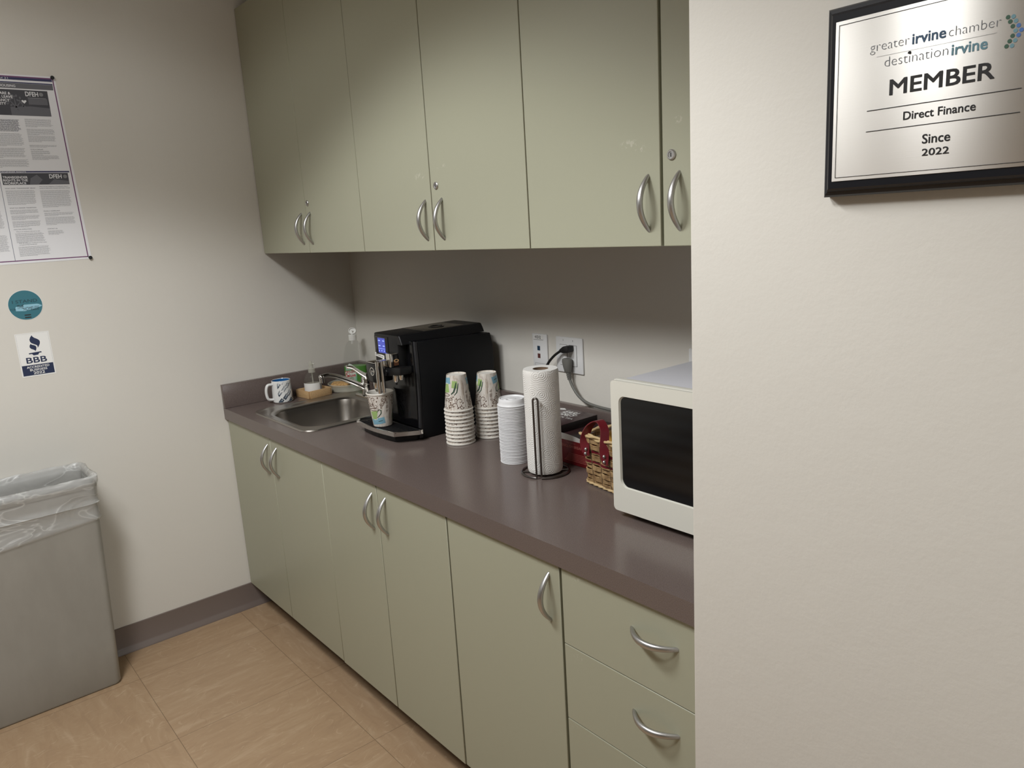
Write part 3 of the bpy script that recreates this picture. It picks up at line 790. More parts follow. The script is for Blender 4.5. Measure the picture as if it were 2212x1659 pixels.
# drip tray
tp = [(.771, .254), (.771, .193), (.786, .175), (.860, .165), (.920, .162), (.980, .165), (1.036, .171), (1.079, .238), (1.079, .254)]
def inset(pts, d, cy=.254):
    c = Vector((.93, cy)); return [((c + (Vector(p) - c) * (1 - d)).x, (c + (Vector(p) - c) * (1 - d)).y) for p in pts]
tray = MB()
ring = [[(x, y, z) for x, y in q_] for q_, z in ((inset(tp, .05), .908), (tp, .911), (tp, .9245), (inset(tp, .03), .9255), (inset(tp, .045), .922))]
tray.loft(ring, False, False)
tr = tray.build('drip_tray', M_CHROME, t)
MB().prism(inset(tp, .05), fXY, .9105, .9215).build('tray_bed', M_BLKM, tr)
gr = MB()
for i in range(8):
    gr.tube([(.800 + .004 * i, .176 + .0095 * i, .9225), (1.040 + .0045 * min(i, 6), .176 + .0095 * i, .9225)], .0012, 6)
gr.build('tray_grate', M_BLKM, tr)
MB().prism(inset(tp, .17), fXY, z0, .9075, .002).build('tray_base', M_BLKM, t)

# power cords and wall plates
YW = BW - .0005
t = thing('data_outlet', 'single white wall plate with blue and red jacks and a handwritten label', 'outlet', (1.2515, BW, 1.141))
pl = MB().box(1.2165, 1.2870, YW - .006, YW, 1.0850, 1.1975, .0025).build('plate', M_OUTLET, t)
for zz, mm, nm in ((1.1500, M_JBLUE, 'blue jack'), (1.1245, M_JRED, 'red jack')):
    plabel(MB().box(1.2400, 1.2530, YW - .0064, YW - .0059, zz - .0075, zz + .0075).build('jack', mm, t), nm)
lbm = MB().box(1.2235, 1.2700, YW - .0066, YW - .0062, 1.1790, 1.1930)
lbm.m(1).box(1.2235, 1.2700, YW - .0066, YW - .0061, 1.1778, 1.1786)
lbm.m(2).text('41D12', (1.2450, YW - .0066, 1.1822), (1, 0, 0), (0, 0, 1), width=.028, height=.0095, align='CENTER', bold=.012)
lbm.build('label_window', [M_LABEL, M_SLOT, M_INK], t)
lbm = MB()
for a, b, c, d in ((1.2260, 1.2800, 1.0995, 1.1000), (1.2260, 1.2265, 1.0880, 1.1000), (1.2795, 1.2800, 1.0880, 1.1000)): lbm.box(a, b, YW - .0064, YW - .006, c, d)
lbm.build('label_cover', M_SLOT, t)

t = thing('power_outlet', 'double white wall plate with a switch and an outlet, two plugs in it', 'outlet', (1.3885, BW, 1.139))
MB().box(1.3290, 1.4480, YW - .006, YW, 1.0825, 1.1965, .003).build('plate', M_OUTLET, t)
for nm, xc in (('switch', 1.3645), ('socket', 1.4070)):
    dm = MB()
    x0_, x1_, za, zb_ = xc - .0165, xc + .0165, 1.1055, 1.1725
    for a, b, c, d in ((x0_, x1_, za, za + .0009), (x0_, x1_, zb_ - .0009, zb_), (x0_, x0_ + .0009, za, zb_), (x1_ - .0009, x1_, za, zb_)): dm.box(a, b, YW - .0064, YW - .0058, c, d)
    dm.m(1).box(x0_ + .0012, x1_ - .0012, YW - .0076, YW - .0055, za + .0012, zb_ - .0012, .0006)
    dm.build(nm, [M_SLOT, M_OUTLET], t)
for xx in (1.3645, 1.4070):
    for zz in (1.1865, 1.0925):
        sc_ = MB()
        sc_.tube([(xx, YW - .0056, zz), (xx, YW - .0068, zz)], .0028, 10)
        sc_.m(1).box(xx - .0004, xx + .0004, YW - .0072, YW - .0066, zz - .0026, zz + .0026)
        sc_.build('screw', [M_OUTLET, M_SLOT], t)


t = thing('black_power_cord', 'black power cord plugged into the upper socket, leading to the coffee machine', 'cord', (1.395, YW - .02, 1.16))
MB().prism([(1.3835, 1.1500), (1.4090, 1.1525), (1.4130, 1.1605), (1.4125, 1.1735), (1.3960, 1.1735), (1.3835, 1.1685)], fXZ, YW - .036, YW - .0080, .003).build('plug', M_BLKR, t)
MB().tube([(1.388, YW - .022, 1.160), (1.378, YW - .0225, 1.158), (1.368, YW - .023, 1.1545)], [.0095, .0085, .0062], 12).build('strain_relief', M_BLKR, t)
MB().tube(bez([(1.369, YW - .023, 1.155), (1.340, YW - .026, 1.136), (1.315, YW - .030, 1.110), (1.299, YW - .033, 1.078), (1.285, YW - .035, 1.02), (1.262, YW - .040, .955), (1.225, YW - .045, .905), (1.17, YW - .048, ZT + .006), (1.12, YW - .05, ZT + .006), (1.07, YW - .036, ZT + .012)], 10), .0042, 10).build('cable', M_BLKR, t)

t = thing('grey_power_cord', 'grey power cord plugged in below the black plug, leading to the microwave', 'cord', (1.40, YW - .02, 1.11))
MB().loft([[(1.3935 + dx + a * math.cos(2 * PI * k / 20), YW - .021 + b * math.sin(2 * PI * k / 20), z) for k in range(20)] for dx, a, b, z in ((0, .012, .009, 1.1325), (0, .0185, .0125, 1.1300), (0, .0195, .013, 1.122), (.0012, .0160, .012, 1.105), (.0025, .0120, .0105, 1.0905), (.0025, .009, .009, 1.0885))], True, True).build('plug', M_GREYP, t)
sr = MB()
for k in range(4): sr.tube([(1.397 + .0012 * k, YW - .021, 1.0888 - .0062 * k), (1.3978 + .0012 * k, YW - .021, 1.0842 - .0062 * k)], .0082 - .0006 * k, 14)
sr.tube([(1.397, YW - .021, 1.088), (1.4015, YW - .021, 1.066)], .0056, 10)
sr.build('strain_relief', M_GREYP, t)
MB().tube(bez([(1.4015, YW - .021, 1.067), (1.415, YW - .022, 1.045), (1.438, YW - .024, 1.022), (1.470, YW - .026, 1.006), (1.510, YW - .026, .9985), (1.58, YW - .024, .9945), (1.70, YW - .022, .9935), (1.85, YW - .022, .996), (1.99, YW - .028, 1.0)], 10), .0046, 12).build('cable', M_GREYP, t)

# a plate on the back wall farther right, just showing over the microwave
t = tag(MB().box(1.8475, 1.9180, YW - .006, YW, 1.0880, 1.2020, .002).build('wall_plate', M_OUTLET), 'white wall plate half hidden by the right wall, above the microwave', 'outlet')

# ------------------------------------------------------------------ paper cups
CH, CRB, CRT = .113, .0308, .0445
def cupR(z): return CRB + (CRT - CRB) * z / CH
def cup_pt(deg, z, lift=.00035):
    a = math.radians(deg); r = cupR(z) + lift; return (r * math.cos(a), r * math.sin(a), z)
def cup_poly(mb, pts, lift, sub=5):
    out = []
    for i in range(len(pts)):
        p, q_ = pts[i], pts[(i + 1) % len(pts)]
        for k in range(sub): out.append((p[0] + (q_[0] - p[0]) * k / sub, p[1] + (q_[1] - p[1]) * k / sub))
    # fan from the centre so the patch hugs the cone
    cx = sum(p[0] for p in out) / len(out); cz = sum(p[1] for p in out) / len(out)
    n = len(out); c0 = mb.bm.verts.new(cup_pt(cx, cz, lift)); prev = None; NR = 8
    for j in range(1, NR + 1):
        k = j / NR
        cur = [mb.bm.verts.new(cup_pt(cx + (d - cx) * k, cz + (z - cz) * k, lift)) for d, z in out]
        for i in range(n):
            if prev is None: mb.face((c0, cur[i], cur[(i + 1) % n]))
            else: mb.face((prev[i], prev[(i + 1) % n], cur[(i + 1) % n], cur[i]))
        prev = cur
def cup_ribbon(mb, pts, w, lift):
    L_, R_ = [], []
    for i in range(len(pts)):
        a, b = pts[max(i - 1, 0)], pts[min(i + 1, len(pts) - 1)]
        dx, dz = (b[0] - a[0]) * .00066, b[1] - a[1]; m_ = math.hypot(dx, dz) or 1
        taper = w * (.35 + .65 * math.sin(PI * (i + .6) / len(pts)))
        nx, nz = -dz / m_ * taper, dx / m_ * taper
        L_.append(mb.bm.verts.new(cup_pt(pts[i][0] + nx / .00066, pts[i][1] + nz, lift))); R_.append(mb.bm.verts.new(cup_pt(pts[i][0] - nx / .00066, pts[i][1] - nz, lift)))
    for i in range(len(pts) - 1): mb.face((L_[i], L_[i + 1], R_[i + 1], R_[i]))
def swirl(x, z, r, a0, turns, tail, dirn=1):
    """(deg, m): a curl of radius r whose outer end runs off along tail"""
    pts = []
    n = 18
    for i in range(n + 1):
        k = i / n; rr = r * (.22 + .78 * k); a = a0 + dirn * turns * 2 * PI * k
        pts.append((x + rr * math.cos(a) / .00066, z + rr * math.sin(a)))
    ex, ez = pts[-1]
    for i in range(1, 8):
        k = i / 7; pts.append((ex + tail[0] * k, ez + tail[1] * k + .004 * math.sin(PI * k)))
    return pts
def make_cup():
    mb = MB()
    mb.m(0).lathe([(CRB - .0008, .004), (CRB - .0002, .0), (CRB, .001)] + [(cupR(z), z) for z in (.02, .05, .08, CH - .003)], 56)
    mb.m(1).lathe([(CRT - .0008, CH - .0045), (CRT + .0016, CH - .0040), (CRT + .0024, CH - .0020), (CRT + .0016, CH), (CRT - .0004, CH + .0004), (CRT - .0016, CH - .0012)]
                  + [(cupR(z) - .0011, z) for z in (CH - .006, .08, .05, .02, .0052)], 56, cap1=True)
    mb.lathe([(CRB - .0008, .004), (.004, .0042)], 56, cap1=True)
    for base in (-35, 145):
        Q = lambda d, z: (base + d, z)
        mb.m(5); cup_poly(mb, [Q(-62, .006), Q(22, .012), Q(16, .034), Q(-66, .026)], .0003)
        mb.m(3); cup_poly(mb, [Q(-54, .026), Q(-26, .028), Q(-14, .056), Q(-60, .052)], .0005)
        mb.m(3); cup_poly(mb, [Q(-104, .018), Q(-76, .016), Q(-72, .038), Q(-100, .040)], .0003)
        mb.m(1); cup_ribbon(mb, [Q(-62, .052), Q(-56, .030), Q(-40, .0245), Q(-24, .0265), Q(-12, .055)], .0014, .0006)
        mb.m(4); cup_ribbon(mb, [Q(-20, .050), Q(-8, .060), Q(2, .058), Q(2, .048), Q(-10, .038), Q(-22, .032)], .0016, .0007)
        mb.m(4); cup_ribbon(mb, [Q(-98, .022), Q(-92, .036), Q(-84, .050), Q(-70, .058)], .0028, .0006)
        mb.m(4); cup_ribbon(mb, [Q(-108, .024), Q(-104, .038), Q(-98, .052), Q(-86, .061)], .0018, .0006)
        mb.m(2); cup_ribbon(mb, [Q(-34 + 27 * math.cos(a), .0605 + .0042 * math.sin(a)) for a in [2 * PI * k / 24 for k in range(25)]], .0009, .0007)
        for sw in ((-52, .078, .010, 0.5, 1.0, (10, -.012), 1), (-22, .073, .0085, 2.6, 1.0, (-22, -.006), -1), (6, .078, .0075, 1.0, .9, (-16, -.012), 1), (-30, .095, .0085, 4.0, 1.0, (6, -.020), 1), (16, .094, .009, .4, .95, (-24, -.010), 1), (-68, .096, .008, 3.0, 1.0, (18, -.016), -1),
                   (70, .080, .010, 0.5, 1.0, (12, -.012), 1), (95, .092, .009, 2.6, 1.0, (-20, -.006), -1), (110, .074, .0075, 1.0, .9, (-14, -.010), 1), (64, .098, .007, 3.4, .9, (14, -.012), 1)):
            mb.m(2); cup_ribbon(mb, [Q(*p) for p in swirl(*sw)], .00075, .0006)
        for d, z, tl in ((-8, .101, .6), (20, .083, .4), (-46, .102, 1.2), (-14, .088, .9), (4, .066, .2), (32, .102, .9), (-66, .084, 1.4), (80, .101, .4), (100, .066, .8), (86, .072, 1.2), (118, .100, .3), (58, .086, 1.0)):
            mb.m(2); cup_poly(mb, [Q(d + (.0027 * math.cos(a) * math.cos(tl) - .0016 * math.sin(a) * math.sin(tl)) / .00066, z + .0027 * math.cos(a) * math.sin(tl) + .0016 * math.sin(a) * math.cos(tl)) for a in [2 * PI * k / 10 for k in range(10)]], .0006, 1)
        for k in range(4):   # small print running up the cup
            for (za, zb2) in ((.048 + .002 * k, .058), (.062, .074 + .003 * (k % 2)), (.078, .090 - .002 * k)):
                mb.m(2); cup_ribbon(mb, [Q(29 + 3.4 * k, za), Q(29 + 3.4 * k, (za + zb2) / 2), Q(29 + 3.4 * k, zb2)], .00045, .0005)
        mb.m(4); cup_ribbon(mb, [Q(-18, .019), Q(-4, .0205), Q(8, .022)], .0012, .0006)
        mb.m(2); cup_ribbon(mb, [Q(48, .002), Q(48, .05), Q(48, .10)], .00035, .0004)
    return mb.build('paper_cup', [M_CUP, M_CUPW, M_CBRN, M_CGRN, M_CDGR, M_CBLU], recalc=False, angle=50)
def dup(o, loc, rot, label, group=None):
    c = o.copy(); C.objects.link(c); c.location = loc; c.rotation_euler = rot; c['label'] = label
    if group: c['group'] = group
    return c
ORD = ['topmost', 'second', 'third', 'fourth', 'fifth', 'sixth', 'seventh', 'eighth', 'ninth', 'tenth', 'eleventh', 'twelfth', 'thirteenth', 'fourteenth', 'fifteenth', 'sixteenth', 'seventeenth', 'eighteenth', 'nineteenth', 'twentieth']
ORD += ['twenty-' + q_ for q_ in ('first', 'second', 'third', 'fourth', 'fifth', 'sixth', 'seventh', 'eighth', 'ninth')] + ['thirtieth'] + ['thirty-' + q_ for q_ in ('first', 'second', 'third', 'fourth', 'fifth', 'sixth', 'seventh', 'eighth')]
def which(i, n): return 'topmost' if i == 0 else 'bottom' if i == n - 1 else ORD[i] + ' from the top'
cup = make_cup()
cup.location = (.9115, .2055, .9242)
tag(cup, 'patterned paper cup standing upright on the coffee machine drip tray', 'cup')
for (cx, cy, n, desc, grp, r0) in ((1.183, .327, 10, 'front stack', 'upside-down paper cups in the front stack', 8), (1.197, .436, 9, 'rear stack behind the lids', 'upside-down paper cups in the rear stack', -25)):
    for k in range(n):      # k = 0 is the bottom cup
        i = n - 1 - k
        rz = math.radians(r0 + (random.uniform(-60, 60) if i else 0))
        dup(cup, (cx + random.uniform(-.0006, .0006), cy + random.uniform(-.0006, .0006), ZT + .0008 + CH + .012 * k), (PI, 0, rz),
            'patterned paper cup, upside down, %s in the %s' % (which(i, n), desc), grp)

# ------------------------------------------------------------------ coffee lids
def make_lid():
    prof = [(.0398, .0010), (.0412, .0002), (.0428, .0), (.0434, .0012), (.0432, .0029), (.0410, .0034), (.0403, .0042), (.0391, .0120), (.0380, .0190), (.0370, .0205), (.0352, .0205), (.0335, .0172), (.0310, .0168), (.012, .0170)]
    inn = [(.011, .0165), (.0312, .0163), (.0340, .0167), (.0358, .0199), (.0366, .0198), (.0374, .0186), (.0387, .0116), (.0399, .0040)]
    mb = MB().lathe(prof, 56)
    mb.lathe([(.012, .0170), (.011, .0165)], 56); mb.lathe(inn, 56); mb.lathe([(.0399, .0040), (.0398, .0010)], 56)
    mb.lathe([(.012, .0170), (.011, .0182), (.004, .0184)], 56, cap1=True)
    mb.box(-.009, .009, .0325, .0375, .0200, .0212, .0006)
    mb.lathe([(.0060, .0), (.0052, .0020), (.0030, .0026)], 16, (.017, -.012, .0166), cap1=True)
    return mb.build('coffee_lid', M_LIDW, angle=35)
lid = make_lid()
LX, LY, NL, DL = 1.4635, .3165, 37, .00458
for k in range(NL):
    i = NL - 1 - k
    lab = 'white plastic coffee cup lid, %s in the tall stack of lids' % which(i, NL)
    loc = (LX + random.uniform(-.0004, .0004), LY + random.uniform(-.0004, .0004), ZT + .0004 + DL * k + (.0012 if k == NL - 1 else 0)); rot = (0, 0, random.uniform(0, 6.28) if i else math.radians(-70))
    if k == 0:
        lid.location = loc; lid.rotation_euler = rot; tag(lid, lab, 'lid', 'stacked coffee lids')
    else: dup(lid, loc, rot, lab)

# ------------------------------------------------------------------ paper towel on its wire stand
PX, PY = 1.6055, .3035
t = thing('paper_towel_holder', 'dark metal wire paper towel stand with a ring base', 'holder', (PX, PY, ZT + .0004))
wr = .0029; zr = ZT + .0004 + wr
aA = math.radians(-58)
arm_c = Vector((PX + .063 * math.cos(aA), PY + .063 * math.sin(aA))); tang = Vector((-math.sin(aA), math.cos(aA)))
pA = arm_c - tang * .0068; pB = arm_c + tang * .0068
angA = math.atan2(pA.y - PY, pA.x - PX); angB = math.atan2(pB.y - PY, pB.x - PX)
path = []
for i in range(41):
    a = angB + (2 * PI - (angB - angA)) * i / 40
    path.append((PX + .0645 * math.cos(a), PY + .0645 * math.sin(a), zr))
rise = [(pA.x, pA.y, zr + .004), (pA.x, pA.y, zr + .05), (pA.x, pA.y, zr + .12), (pA.x, pA.y, ZT + .215)]
for i in range(1, 9):
    a = PI * i / 9; m_ = arm_c - tang * .0068 * math.cos(a); rise.append((m_.x, m_.y, ZT + .215 + .0068 * math.sin(a)))
rise += [(pB.x, pB.y, ZT + .215), (pB.x, pB.y, zr + .12), (pB.x, pB.y, zr + .05), (pB.x, pB.y, zr + .004)]
MB().tube(path + rise, wr, 10).build('ring_and_arm', M_WIRE, t)
mb = MB()
mb.tube([(PX - .0645 * math.cos(.9), PY - .0645 * math.sin(.9), zr), (PX + .0645 * math.cos(.9), PY + .0645 * math.sin(.9), zr)], wr, 10)
mb.tube([(PX, PY, zr), (PX, PY, ZT + .270)], wr, 10)
mb.build('center_rod', M_WIRE, t)
t = thing('paper_towel_roll', 'white embossed paper towel roll standing on the wire holder', 'paper towel', (PX, PY, ZT + .0072))
TR, TH = .0478, .282
mb = MB(); n = 96; loops = []; uvs = []
for zi in range(0, 41):
    z = TH * zi / 40; lp_ = []
    for k in range(n):
        a = 2 * PI * k / n
        r = TR * (1 + .006 * noise.noise(Vector((math.cos(a) * 1.5, math.sin(a) * 1.5, z * 9))))
        da = (a - math.radians(285)) % (2 * PI)
        r += .0022 * max(0, 1 - da / 1.6) if da < 1.6 else 0
        if zi in (0, 40): r -= .002
        lp_.append((r * math.cos(a), r * math.sin(a), z))
    loops.append(lp_)
mb.loft(loops)
mb.m(1).loft([loops[-1], [(.021 * math.cos(2 * PI * k / n), .021 * math.sin(2 * PI * k / n), TH - .0005) for k in range(n)]])
mb.loft([[(.021 * math.cos(2 * PI * k / n), .021 * math.sin(2 * PI * k / n), .0005) for k in range(n)], loops[0]])
roll = mb.build('towel_sheets', [M_TOWEL, mat('paper_plain', srgb(228, 226, 222), .9, spec=.1)], t, True, angle=50)
uvl = roll.data.uv_layers.new(name='UVMap')
for p in roll.data.polygons:
    us = []
    for li in p.loop_indices:
        co = roll.data.vertices[roll.data.loops[li].vertex_index].co; us.append((li, math.atan2(co.y, co.x), co.z, math.hypot(co.x, co.y)))
    ref = us[0][1]
    for li, a, z, r in us:
        if a - ref > PI: a -= 2 * PI
        if ref - a > PI: a += 2 * PI
        uvl.data[li].uv = (a * TR + (TR - r) * 0, z + (0 if abs(r - TR) < .004 else (TR - r)))
MB().lathe([(.0209, .0005), (.0209, TH - .001), (.0195, TH - .001), (.0195, .0005)], 40).build('cardboard_core', M_CARD, t, True)

# ------------------------------------------------------------------ tea boxes
t = thing('english_breakfast_tea_box', 'red box of English breakfast tea with a white flap, behind the towel roll', 'box', (1.585, .495, ZT + .0004))
tx0, tx1, ty0, ty1, tz1 = 1.470, 1.715, .392, .598, .955
MB().box(tx0, tx1, ty0, ty1, ZT + .0008, tz1, .0012).build('carton', M_TEAR, t)
MB().box(tx0 + .001, tx1 - .001, ty0 + .016, ty1 - .001, tz1 + .0002, tz1 + .0022, .0006).build('lid', M_TEAD, t)
fp = MB(); top = []; n = 14
for i in range(n + 1):
    k = i / n; x = tx0 + .03 + (tx1 - tx0 - .06) * k; top.append((x, tz1 + .004 + .016 * math.sin(PI * min(1, k * 1.05)) ** .6 * (1 - .35 * k)))
out = [(tx0 + .03, tz1 - .004)] + top + [(tx1 - .03, tz1 - .004)]
fp.prism(out, fXZ, ty0 + .0020, ty0 + .0032)
plabel(fp.build('inner_flap', M_LABEL, t), 'white cardboard flap standing up')
tm = MB()
tm.text('ENGLISH BREAKFAST', (1.5815, ty0, .9355), (1, 0, 0), (0, 0, 1), width=.105, height=.0078, bold=.01)
tm.text('TEA BAGS', (1.60, ty0, .9475), (1, 0, 0), (0, 0, 1), width=.035, height=.003)
for k in range(6): tm.box(1.590 + .004 * k, 1.690, ty0 - .0005, ty0 - .0003, .898 + .0042 * k, .899 + .0042 * k)
plabel(tm.build('lettering', M_TEAP, t), 'pale pink lettering')
t = thing('earl_grey_tea_box', 'dark brown flat tea box with white lettering, on top of the red tea box', 'box', (1.45, .49, tz1))
ex0, ex1, ey0, ey1, ez0, ez1 = 1.335, 1.546, .425, .575, tz1 + .0026, .981
mb = MB().box(ex0, ex1, ey0, ey1, ez0, ez1 - .002, .0008); mb.m(1).box(ex0, ex1, ey0, ey1, ez1 - .0018, ez1, .0006)
mb.build('carton', [M_TEAE, M_TEAD], t)
tm = MB()
tm.text('EARL', (1.502, .532, ez1 + .0002), (1, 0, 0), (0, 1, 0), width=.062, height=.022, align='RIGHT', bold=.016, shear=.2)
tm.text('GREY', (1.510, .506, ez1 + .0002), (1, 0, 0), (0, 1, 0), width=.066, height=.022, align='RIGHT', bold=.016, shear=.2)
tm.text('BLACK TEA', (1.526, .486, ez1 + .0002), (1, 0, 0), (0, 1, 0), width=.085, height=.010, align='RIGHT', bold=.01)
tm.prism([(1.395, .560), (1.412, .570), (1.428, .560), (1.412, .550)], fXY, ez1 + .0002, ez1 + .0005)
plabel(tm.build('lettering', M_LABEL, t), 'white lettering and diamond mark')

# ------------------------------------------------------------------ wicker basket with leather handle
BAW = math.radians(-8)
t = thing('wicker_basket', 'small wicker basket with an oxblood leather handle beside the microwave', 'basket', (1.744, .318, ZT + .0006), BAW)
BW_, BD_, BH_ = .196, .135, .128
def bk(u, z, off=0.0):
    """point on the basket wall at perimeter fraction u (front-left corner = 0) and height z"""
    fl_ = .006 * (z / BH_) + off
    pts = rrect(-fl_, BW_ + fl_, -fl_, BD_ + fl_, .022 + fl_, 6)
    per = [0]; n_ = len(pts)
    for i in range(n_): per.append(per[-1] + math.hypot(pts[(i + 1) % n_][0] - pts[i][0], pts[(i + 1) % n_][1] - pts[i][1]))
    s_ = (u % 1.0) * per[-1]
    for i in range(n_):
        if per[i] <= s_ <= per[i + 1]:
            k = (s_ - per[i]) / (per[i + 1] - per[i] + 1e-9); a_, b_ = pts[i], pts[(i + 1) % n_]
            return (a_[0] + (b_[0] - a_[0]) * k, a_[1] + (b_[1] - a_[1]) * k, z)
    return (pts[0][0], pts[0][1], z)
NS = 18
wv = MB()
rows = 9
for r_ in range(rows):
    z = .008 + r_ * (BH_ - .018) / (rows - 1)
    for strand in (-1.5, -.5, .5, 1.5):
        pth = []
        for i in range(NS * 4):
            u_ = i / (NS * 4); ph = (i / 4 + r_) * PI
            p = bk(u_, z + strand * .0033 + .0006 * math.sin(i * .9 + r_ * 2 + strand), .0034 * math.cos(ph)); pth.append(p)
        wv.m(1 if False else 0)
        if r_ in (4, 6) and strand in (-.5, .5): wv.m(1)
        wv.tube(pth, .0019, 6, True)
wv.build('woven_sides', [M_WICK, M_LEATH], t, True)
sk = MB()
for i in range(NS):
    p0 = bk((i + .5) / NS, .002); p1 = bk((i + .5) / NS, BH_ - .004); sk.tube([p0, p1], .0022, 6)
sk.build('stakes', M_WICKD, t, True)
rm = MB()
for off_, zz, ph in ((.001, BH_ - .001, 0), (-.003, BH_ + .003, 1.5), (.003, BH_ + .004, 3.1)):
    rm.tube([Vector(bk(i / 90, zz + .0022 * math.sin(i * .75 + ph), off_ + .002 * math.cos(i * .75 + ph))) for i in range(90)], .0034, 7, True)
for k in range(5): rm.tube([bk(.545 + .006 * k, BH_ + .001, 0), bk(.548 + .006 * k, BH_ + .006, .012 + .003 * (k % 2))], [.0036, .0024], 7)
rm.build('rim', M_WICKL, t, True)
ft = MB()
for ph in (0, 2.1, 4.2): ft.tube([Vector(bk(i / 90, .0045 + .0016 * math.sin(i * .8 + ph), .003 + .002 * math.cos(i * .8 + ph))) for i in range(90)], .0022, 6, True)
ft.build('foot_braid', M_WICKL, t, True)
MB().prism(rrect(.004, BW_ - .004, .004, BD_ - .004, .02, 6), fXY, .005, .008).build('base', M_WICK, t, True)
hn = MB()
cl = bez([(.030, -.014, .080), (.024, -.015, .100), (.020, -.012, .125), (.030, .000, .158), (.058, .006, .174), (.086, .000, .158), (.099, -.012, .125), (.103, -.016, .098), (.104, -.015, .074)], 8)
n = len(cl)
wd_ = [.0105 if i < 4 or i > n - 5 else .0115 for i in range(n)]
ra, rb, rc, rd = [], [], [], []
for i in range(n):
    tg = (cl[min(i + 1, n - 1)] - cl[max(i - 1, 0)]).normalized()
    k = i / (n - 1); edge = math.sin(PI * k)
    sidev = Vector((1, 0, 0)) * (1 - edge) + Vector((0, 1, 0)) * edge
    sidev = (sidev - tg * sidev.dot(tg)).normalized()
    if i and sidev.dot(prev) < 0: sidev = -sidev
    prev = sidev; nn = tg.cross(sidev) * .0013
    ra.append(cl[i] - sidev * wd_[i] - nn); rb.append(cl[i] + sidev * wd_[i] - nn); rc.append(cl[i] + sidev * wd_[i] + nn); rd.append(cl[i] - sidev * wd_[i] + nn)
hn.loft([[ra[i], rb[i], rc[i], rd[i]] for i in range(n)], True, True)
ho = plabel(hn.build('handle', M_LEATH, t, True), 'oxblood leather strap handle')
for q_ in ((.027, -.0165, .086), (.029, -.0165, .098), (.104, -.0180, .082), (.104, -.0180, .096)):
    MB().sphere(q_, .0044, 1.0, 12, 8).build('rivet', M_NICK, ho, True)
for k, (dx, dy, rz, tl) in enumerate(((.062, .060, .15, .06), (.092, .072, .1, .05), (.130, .080, .05, .04))):
    c_, s_ = math.cos(BAW), math.sin(BAW)
    pk = MB().prism([(-.028, 0), (.028, 0), (.028, .125), (.020, .130), (.012, .125), (.004, .130), (-.004, .125), (-.012, .130), (-.020, .125), (-.028, .128)], fXZ, -.003, .003, .0008)
    o = tag(pk.build('tea_packet', [M_YEL, M_YEL, M_YEL][k]), 'yellow foil packet in the wicker basket, %s' % ['nearest its leather handle', 'the middle one of three', 'farthest from its leather handle'][k], 'packet', 'yellow packets in the wicker basket')
    o.location = (1.744 + dx * c_ - dy * s_, .318 + dx * s_ + dy * c_, ZT + .014); o.rotation_euler = (tl, 0, rz + .75)

# ------------------------------------------------------------------ microwave
t = thing('microwave', 'white microwave oven with a dark window, partly hidden by the right wall', 'microwave', (2.2, .38, ZT + .0004))
mx0, mx1, my, mz0, mz1 = 1.955, 2.455, .200, .902, 1.2065
MB().box(mx0 + .006, mx1 - .006, my + .032, .560, mz0 + .003, mz1 - .004, .003).build('shell', M_MWTOP, t)
fb = MB().box(mx0, mx1, my + .004, my + .030, mz0, mz1, .006, 3).build('front_bezel', M_MW, t)
dm = MB()
outer = [(x, z) for x, z in rrect(mx0 + .001, 2.345, mz0 + .0008, mz1 - .0008, .010, 6)]
wx0, wx1, wz0, wz1 = 1.9785, 2.300, .9635, 1.1720
win = []
for x, z in rrect(wx0, wx1, wz0, wz1, .016, 8):
    k = (x - wx0) / (wx1 - wx0)
    win.append((x, z - (.016 * math.sin(PI * min(1, k * .98)) if z < (wz0 + wz1) / 2 else -.004 * math.sin(PI * k))))
def frame_face(y, lo, li):
    b = bmesh.new(); es = []
    for q_ in (lo, li):
        vs = [b.verts.new((x, y, z)) for x, z in q_]; es += [b.edges.new((vs[i], vs[(i + 1) % len(vs)])) for i in range(len(vs))]
    bmesh.ops.triangle_fill(b, use_beauty=True, edges=es); return b
dm.absorb(frame_face(my - .004, outer, win))
dm.loft([[(x, my + .0045, z) for x, z in outer], [(x, my - .004, z) for x, z in outer]])
cw = Vector((sum(p[0] for p in win) / len(win), sum(p[1] for p in win) / len(win)))
shr = lambda d: [((cw + (Vector(p) - cw) * (1 - d)).x, (cw + (Vector(p) - cw) * (1 - d)).y) for p in win]
dm.loft([[(x, my - .004, z) for x, z in win], [(x, my - .0015, z) for x, z in shr(.008)], [(x, my + .001, z) for x, z in shr(.016)]])
dr = dm.build('door', M_MW, t, angle=30)
gl = MB(); gl.poly([(x, my + .0008, z) for x, z in shr(.012)]); gl.build('window', M_MWG, dr)
cp = MB().box(2.348, mx1 - .001, my - .004, my + .0045, mz0 + .0008, mz1 - .0008, .002).build('control_panel', M_MW, t)
kp = MB()
for r_ in range(4):
    for c_ in range(3): kp.box(2.362 + c_ * .027, 2.383 + c_ * .027, my - .0055, my - .0041, .985 + r_ * .026, 1.003 + r_ * .026, .0006)
kp.build('keypad', M_LABEL, cp)
MB().box(2.362, 2.440, my - .0052, my - .0041, 1.115, 1.150).build('display', M_BLKG, cp)
for xa in (mx0 + .035, mx1 - .035):
    for ya in (my + .05, .53): MB().lathe([(.013, 0), (.015, .002), (.015, .0185)], 18, (xa, ya, ZT + .0006), True, True).build('foot', M_BLKR, t)

